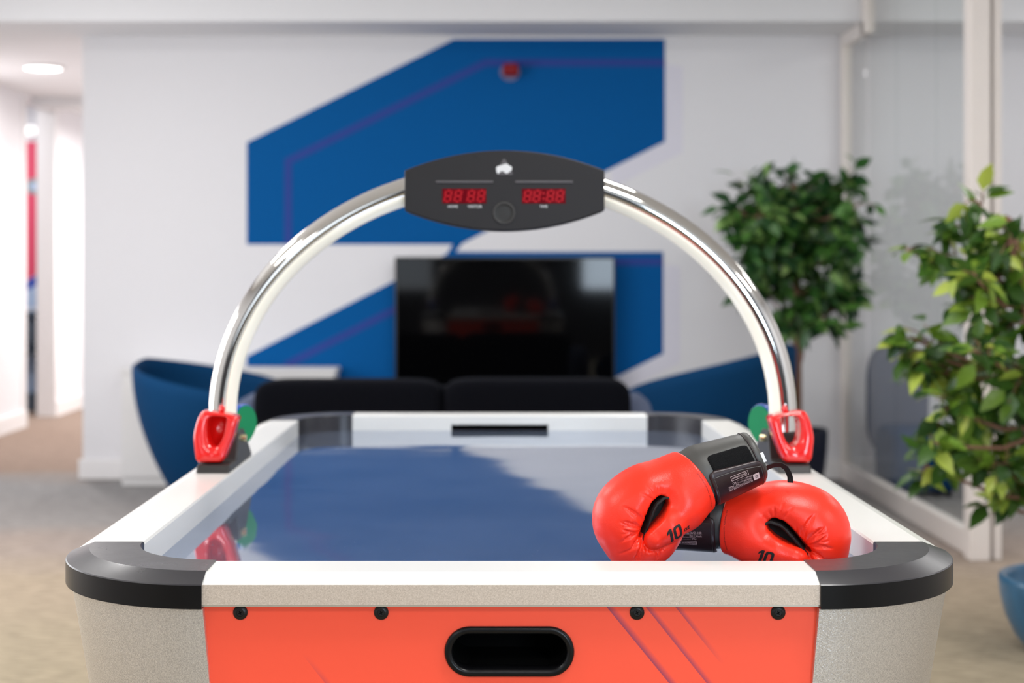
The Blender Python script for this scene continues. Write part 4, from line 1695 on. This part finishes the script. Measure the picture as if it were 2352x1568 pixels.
# ------------------------------------------------------------------ tub armchairs
def tub_chair(label, loc, rz, R, zt_back, zt_front, zb, base_r, m, group):
    """round shell chair; the back is at local -x, the opening at +x"""
    t = thing('tub_armchair', label, 'armchair', loc, rz, group)
    n = 44
    span = math.radians(138)
    rows_o, rows_i = [], []
    lv = 12
    for j in range(lv + 1):
        f = j / lv
        ro, ri = [], []
        for k in range(n + 1):
            a = PI - span + 2 * span * k / n
            side = abs(a - PI) / span
            zt = zt_back + (zt_front - zt_back) * side ** 1.25
            z = zb + (zt - zb) * f
            bulge = (1 - (1 - f) ** 1.9)
            r_ = base_r + (R - base_r) * bulge
            th = 0.065 * (1 - 0.45 * f)
            ro.append((r_ * math.cos(a), r_ * math.sin(a), z))
            ri.append(((r_ - th) * math.cos(a), (r_ - th) * math.sin(a), z))
        rows_o.append(ro)
        rows_i.append(ri)
    top = [((o_[0] + i_[0]) / 2, (o_[1] + i_[1]) / 2, o_[2] + 0.014) for o_, i_ in zip(rows_o[-1], rows_i[-1])]
    mb = MB()
    allr = rows_o + [top] + rows_i[::-1]
    mb.loft(allr, False, False)
    k = n + 1
    m2 = len(allr)
    # closing ends and underside
    mb.F.append(tuple(j * k for j in range(m2)))
    mb.F.append(tuple(j * k + n for j in range(m2))[::-1])
    for i in range(n):
        mb.F.append((i, i + 1, (m2 - 1) * k + i + 1, (m2 - 1) * k + i))
    sh = mb.out('chair_shell', m, t, smooth=True)
    sh.data.set_sharp_from_angle(angle=math.radians(60))
    mb = MB().lathe([(base_r * 0.9, zb), (base_r * 1.0, zb + 0.10), (base_r * 1.12, zb + 0.22), (base_r * 1.16, zb + 0.27), (base_r * 1.08, zb + 0.30), (base_r * 0.5, zb + 0.31)], 36)
    mb.out('seat_pad', M['tealpad'], t, smooth=True)
    for q in range(4):
        a = PI / 4 + q * PI / 2
        p0 = Vector((base_r * 0.72 * math.cos(a), base_r * 0.72 * math.sin(a), zb + 0.03))
        p1 = Vector((base_r * 0.95 * math.cos(a), base_r * 0.95 * math.sin(a), 0))
        MB().tube([p0, p1], [0.022, 0.014], 12).out('chair_leg', M['wood'], t)
    return t


tub_chair('teal velvet tub armchair on the left, beside the low white cabinet', (-1.45, 8.42, 0), math.radians(-18), 0.46, 0.78, 0.60, 0.10, 0.26, M['teal'], 'tub armchairs by the television')
tub_chair('teal velvet tub armchair on the right, under the ficus tree', (1.17, 8.40, 0), math.radians(150), 0.47, 0.875, 0.62, 0.11, 0.30, M['teal'], 'tub armchairs by the television')

# lounge chair in the glazed room
lc = thing('lounge_chair', 'teal lounge chair with a rounded high back behind the glass partition', 'chair', (2.46, 8.78, 0))
sb_ = pillow(MB(), -0.22, 0.17, -0.05, 0.40, 0.02, 0.385, 6, 28, 16)
sb_.out('chair_seat', M['teal'], lc, smooth=True)
pillow(MB(), -0.25, 0.10, 0.30, 0.46, 0.20, 0.83, 4, 28, 18).out('chair_back', M['slate'], lc, smooth=True, label='teal chair back, paled in colour for the glass reflection')  # paler colour stands for the reflection in the glass before it
for x in (-0.16, 0.12):
    for y in (0.02, 0.36):
        MB().lathe([(0.015, 0), (0.018, 0.05)], 10, (x, y, 0)).out('chair_leg', M['tvframe'], lc)


# ------------------------------------------------------------------ ficus trees
def leaf(mb, p, d, nrm, L, Wd, fold=0.25, droop=0.15):
    d = d.normalized()
    s = d.cross(nrm)
    if s.length < 1e-4:
        s = d.cross(Vector((1, 0, 0)))
    s.normalize()
    u = s.cross(d).normalized()
    mid = [p + d * (L * f) - u * (droop * L * f * f) for f in (0.0, 0.3, 0.62, 1.0)]
    w1, w2 = Wd * 0.5, Wd * 0.42
    V = [mid[0], mid[1], mid[2], mid[3],
         mid[1] + s * w1 + u * fold * w1, mid[2] + s * w2 + u * fold * w2,
         mid[1] - s * w1 + u * fold * w1, mid[2] - s * w2 + u * fold * w2]
    mb.add(V, [(0, 4, 1), (1, 4, 5, 2), (2, 5, 3), (0, 1, 6), (1, 2, 7, 6), (2, 3, 7)])


def ficus(label, base, Y, trunk, clusters, L, nleaf, leafm, pot, seed, spread_y):
    """clusters: (px, py, radius px, density) at depth Y, trunk: list of points"""
    rg = random.Random(seed)
    t = thing('potted_ficus', label, 'potted tree', base)
    o = Vector(base)
    fol, twig = MB(), MB()
    k = Y / FPX
    trunk = [Vector(p) for p in trunk]
    for (cx, cy, r, dens) in clusters:
        c = PX(cx, cy, Y)
        c.y += rg.uniform(-0.5, 0.5) * spread_y
        R = r * k
        # a branch from the nearest lower trunk point
        cand = [p for p in trunk if p.z < c.z + 0.05] or [trunk[0]]
        s = min(cand, key=lambda p: (p - c).length + 0.3 * abs(p.z - c.z + 0.2))
        mid = (s + c) / 2 + Vector((0, 0, -0.04))
        twig.tube([s - o, mid - o, c - o], [0.011, 0.007, 0.004], 6)
        nt = max(3, int(7 * dens))
        for q in range(nt):
            dr = Vector((rg.gauss(0, 1), rg.gauss(0, 0.9), rg.gauss(0, 0.8)))
            dr.normalize()
            tip = c + dr * R * rg.uniform(0.6, 1.05)
            st = c + (s - c) * rg.uniform(0.0, 0.25)
            twig.tube([st - o, (st + tip) / 2 - o + Vector((0, 0, 0.01)), tip - o], [0.004, 0.003, 0.0015], 5)
            nl = max(4, int(nleaf * dens * R / 0.12))
            for i in range(nl):
                f = 0.25 + 0.75 * (i + rg.random()) / nl
                p = st + (tip - st) * f + Vector((rg.gauss(0, 0.12), rg.gauss(0, 0.12), rg.gauss(0, 0.12))) * R
                dd = (dr * 0.6 + Vector((rg.gauss(0, 0.7), rg.gauss(0, 0.7), rg.gauss(-0.25, 0.5))))
                nm = Vector((rg.gauss(0, 0.6), rg.gauss(-0.5, 0.6), 1.0))
                sc = rg.uniform(0.65, 1.15)
                leaf(fol, p - o, dd, nm, L * sc, L * 0.5 * sc, 0.25, rg.uniform(0.05, 0.35))
    tr = MB().tube([p - o for p in trunk], [0.026 - 0.012 * i / max(1, len(trunk) - 1) for i in range(len(trunk))], 10)
    tr.out('trunk', M['bark'], t, smooth=True)
    twig.out('branches', M['bark'], t, smooth=True)
    fol.out('foliage', leafm, t, smooth=True, recalc=False)
    pr, ph, pm = pot
    prof = [(pr * 0.60, 0.0), (pr * 0.66, 0.008), (pr * 0.80, ph * 0.2), (pr * 0.92, ph * 0.46), (pr * 0.98, ph * 0.72), (pr, ph * 0.93), (pr * 0.99, ph * 0.985), (pr * 0.955, ph),
            (pr * 0.91, ph * 0.985), (pr * 0.885, ph * 0.92), (pr * 0.85, ph * 0.6)]
    MB().lathe(prof, 48).out('pot', pm, t, smooth=True)
    MB().lathe([(pr * 0.84, ph * 0.54), (pr * 0.845, ph * 0.62), (pr * 0.3, ph * 0.64)], 32).out('soil', M['soil'], t)
    return t


YN = 5.25
bx = PX(2478, 1450, YN)
near_trunk = [(bx.x, YN, 0.2), (bx.x - 0.01, YN, 0.5), (bx.x - 0.06, YN + 0.02, 0.75), (bx.x - 0.12, YN, 0.95), (bx.x - 0.17, YN - 0.02, 1.15), (bx.x - 0.20, YN, 1.30), (bx.x - 0.24, YN, 1.45)]
near = [(2232, 460, 40, 0.6), (2215, 520, 55, 0.8), (2280, 550, 60, 1.0), (2165, 580, 55, 0.9), (2110, 575, 38, 0.5), (2230, 620, 75, 1.2), (2200, 640, 45, 0.8), (2310, 640, 80, 1.2),
        (2250, 700, 65, 1.1), (2330, 740, 70, 1.1), (2110, 780, 50, 0.8), (2090, 800, 40, 0.6), (2200, 800, 60, 0.9), (2140, 850, 60, 1.0), (2230, 860, 75, 1.2),
        (2320, 860, 80, 1.2), (2150, 930, 60, 1.0), (2240, 950, 80, 1.2), (2330, 980, 85, 1.2), (2130, 1010, 55, 0.8), (2200, 1030, 65, 1.1), (2280, 1060, 70, 1.1), (2125, 1070, 40, 0.7),
        (2345, 1110, 65, 1.0), (2420, 620, 90, 1.0), (2460, 760, 100, 1.0), (2480, 900, 110, 1.0), (2450, 1040, 100, 1.0), (2380, 540, 60, 0.8), (2560, 800, 90, 0.8), (2560, 960, 90, 0.8),
        (2345, 580, 50, 0.8), (2330, 1180, 50, 0.7)]
ficus('large leafy ficus in a blue glazed pot, in the right foreground', (bx.x, YN, 0), YN, near_trunk, near, 0.098, 8.0, M['leaf_near'], (0.258, 0.252, M['pot']), 11, 0.5)
YT = 8.75
fx = PX(1832, 900, YT)
far_trunk = [(fx.x, YT, 0.2), (fx.x, YT, 0.7), (fx.x - 0.005, YT, 1.0), (fx.x - 0.01, YT, 1.3), (fx.x - 0.015, YT, 1.55), (fx.x - 0.02, YT, 1.75)]
far = [(1735, 440, 55, 1.0), (1800, 425, 60, 1.0), (1870, 440, 60, 1.0), (1925, 430, 60, 1.1), (1715, 500, 60, 1.1), (1780, 500, 75, 1.3), (1850, 510, 80, 1.3), (1920, 500, 70, 1.2),
       (1690, 490, 30, 0.6), (1740, 580, 75, 1.3), (1820, 590, 85, 1.4), (1900, 580, 80, 1.3), (1965, 555, 50, 0.9), (1760, 660, 70, 1.2), (1840, 670, 80, 1.3), (1915, 655, 70, 1.2),
       (1970, 630, 45, 0.8), (1800, 730, 50, 0.8), (1880, 730, 55, 0.8), (1945, 690, 45, 0.7), (1870, 760, 35, 0.6), (1790, 745, 30, 0.5), (1660, 480, 20, 0.35), (1955, 470, 40, 0.7)]
ficus('tall round headed ficus tree behind the right armchair', (fx.x, YT, 0), YT, far_trunk, far, 0.115, 8.5, M['leaf_far'], (0.166, 0.39, M['pot_navy']), 5, 0.6)

# ------------------------------------------------------------------ seen through the corridor doorway
bn = thing('wall_banner', 'tall pink red wall banner with a round grey emblem, seen down the corridor', 'banner', (-4.22, 14.447, 0))
YB = 14.447


def bpoly(name, pts, m, d0, d1, par=bn):
    P = [(PX(x, y, YB).x + 4.22, PX(x, y, YB).z) for x, y in pts]
    return MB().prism(P, lambda p, t: (p[0], t, p[1]), -d1, -d0).out(name, m, par)


bpoly('banner_sheet', [(20, 325), (118, 325), (118, 705), (20, 705)], M['poster_pale'], 0.0, 0.004)
bpoly('banner_field', [(20, 325), (118, 325), (118, 610), (20, 668)], M['poster_red'], 0.004, 0.007)
bpoly('banner_stripe', [(118, 612), (118, 634), (20, 692), (20, 670)], M['poster_blue'], 0.004, 0.006)
bpoly('banner_emblem', [(78 + 19 * math.cos(2 * PI * k / 24), 428 + 19 * math.sin(2 * PI * k / 24)) for k in range(24)], M['emblem'], 0.007, 0.010)
bpoly('banner_emblem_centre', [(78 + 9 * math.cos(2 * PI * k / 20), 428 + 9 * math.sin(2 * PI * k / 20)) for k in range(20)], M['poster_pale'], 0.010, 0.012)
sh = thing('shelf_unit', 'dark low shelf unit under the pink red banner', 'shelf', (-4.25, 14.25, 0))
MB().box(-0.35, 0.35, -0.10, 0.19, 0.0, 0.14).out('shelf_base', M['shelf'], sh)
MB().box(-0.35, 0.35, 0.17, 0.19, 0.14, 0.90).out('shelf_back', M['poster_pale'], sh)
for z in (0.50, 0.60, 0.86):
    MB().box(-0.35, 0.35, -0.10, 0.17, z, z + 0.03).out('shelf_board', M['shelf'], sh)
for s in (-0.35, 0.33):
    MB().box(s, s + 0.02, -0.10, 0.17, 0.14, 0.90).out('shelf_side', M['shelf'], sh)
for i, x in enumerate((-0.22, -0.05, 0.12)):
    b_ = MB().box(-0.06, 0.06, -0.09, 0.09, 0, 0.17).out('storage_box', M['shelf'], None, bevel=0.006, loc=(-4.25 + x, 14.262, 0.6315))
    tag(b_, 'dark grey storage box on the shelf unit, ' + ('leftmost', 'middle one', 'rightmost')[i] + ' of the three', 'box', 'boxes on the corridor shelf')
sl = thing('wall_lamp', 'small round white lamp above the pink red banner', 'lamp', PX(70, 300, YB - 0.1))
MB().tube([(0, 0, 0), (0, 0.09, 0)], [0.02, 0.02], 12).out('lamp_arm', M['trim'], sl)
MB().lathe([(0.02, -0.045), (0.055, -0.03), (0.066, 0.0), (0.055, 0.03), (0.02, 0.045)], 24).out('lamp_globe', M['globe'], sl, smooth=True)
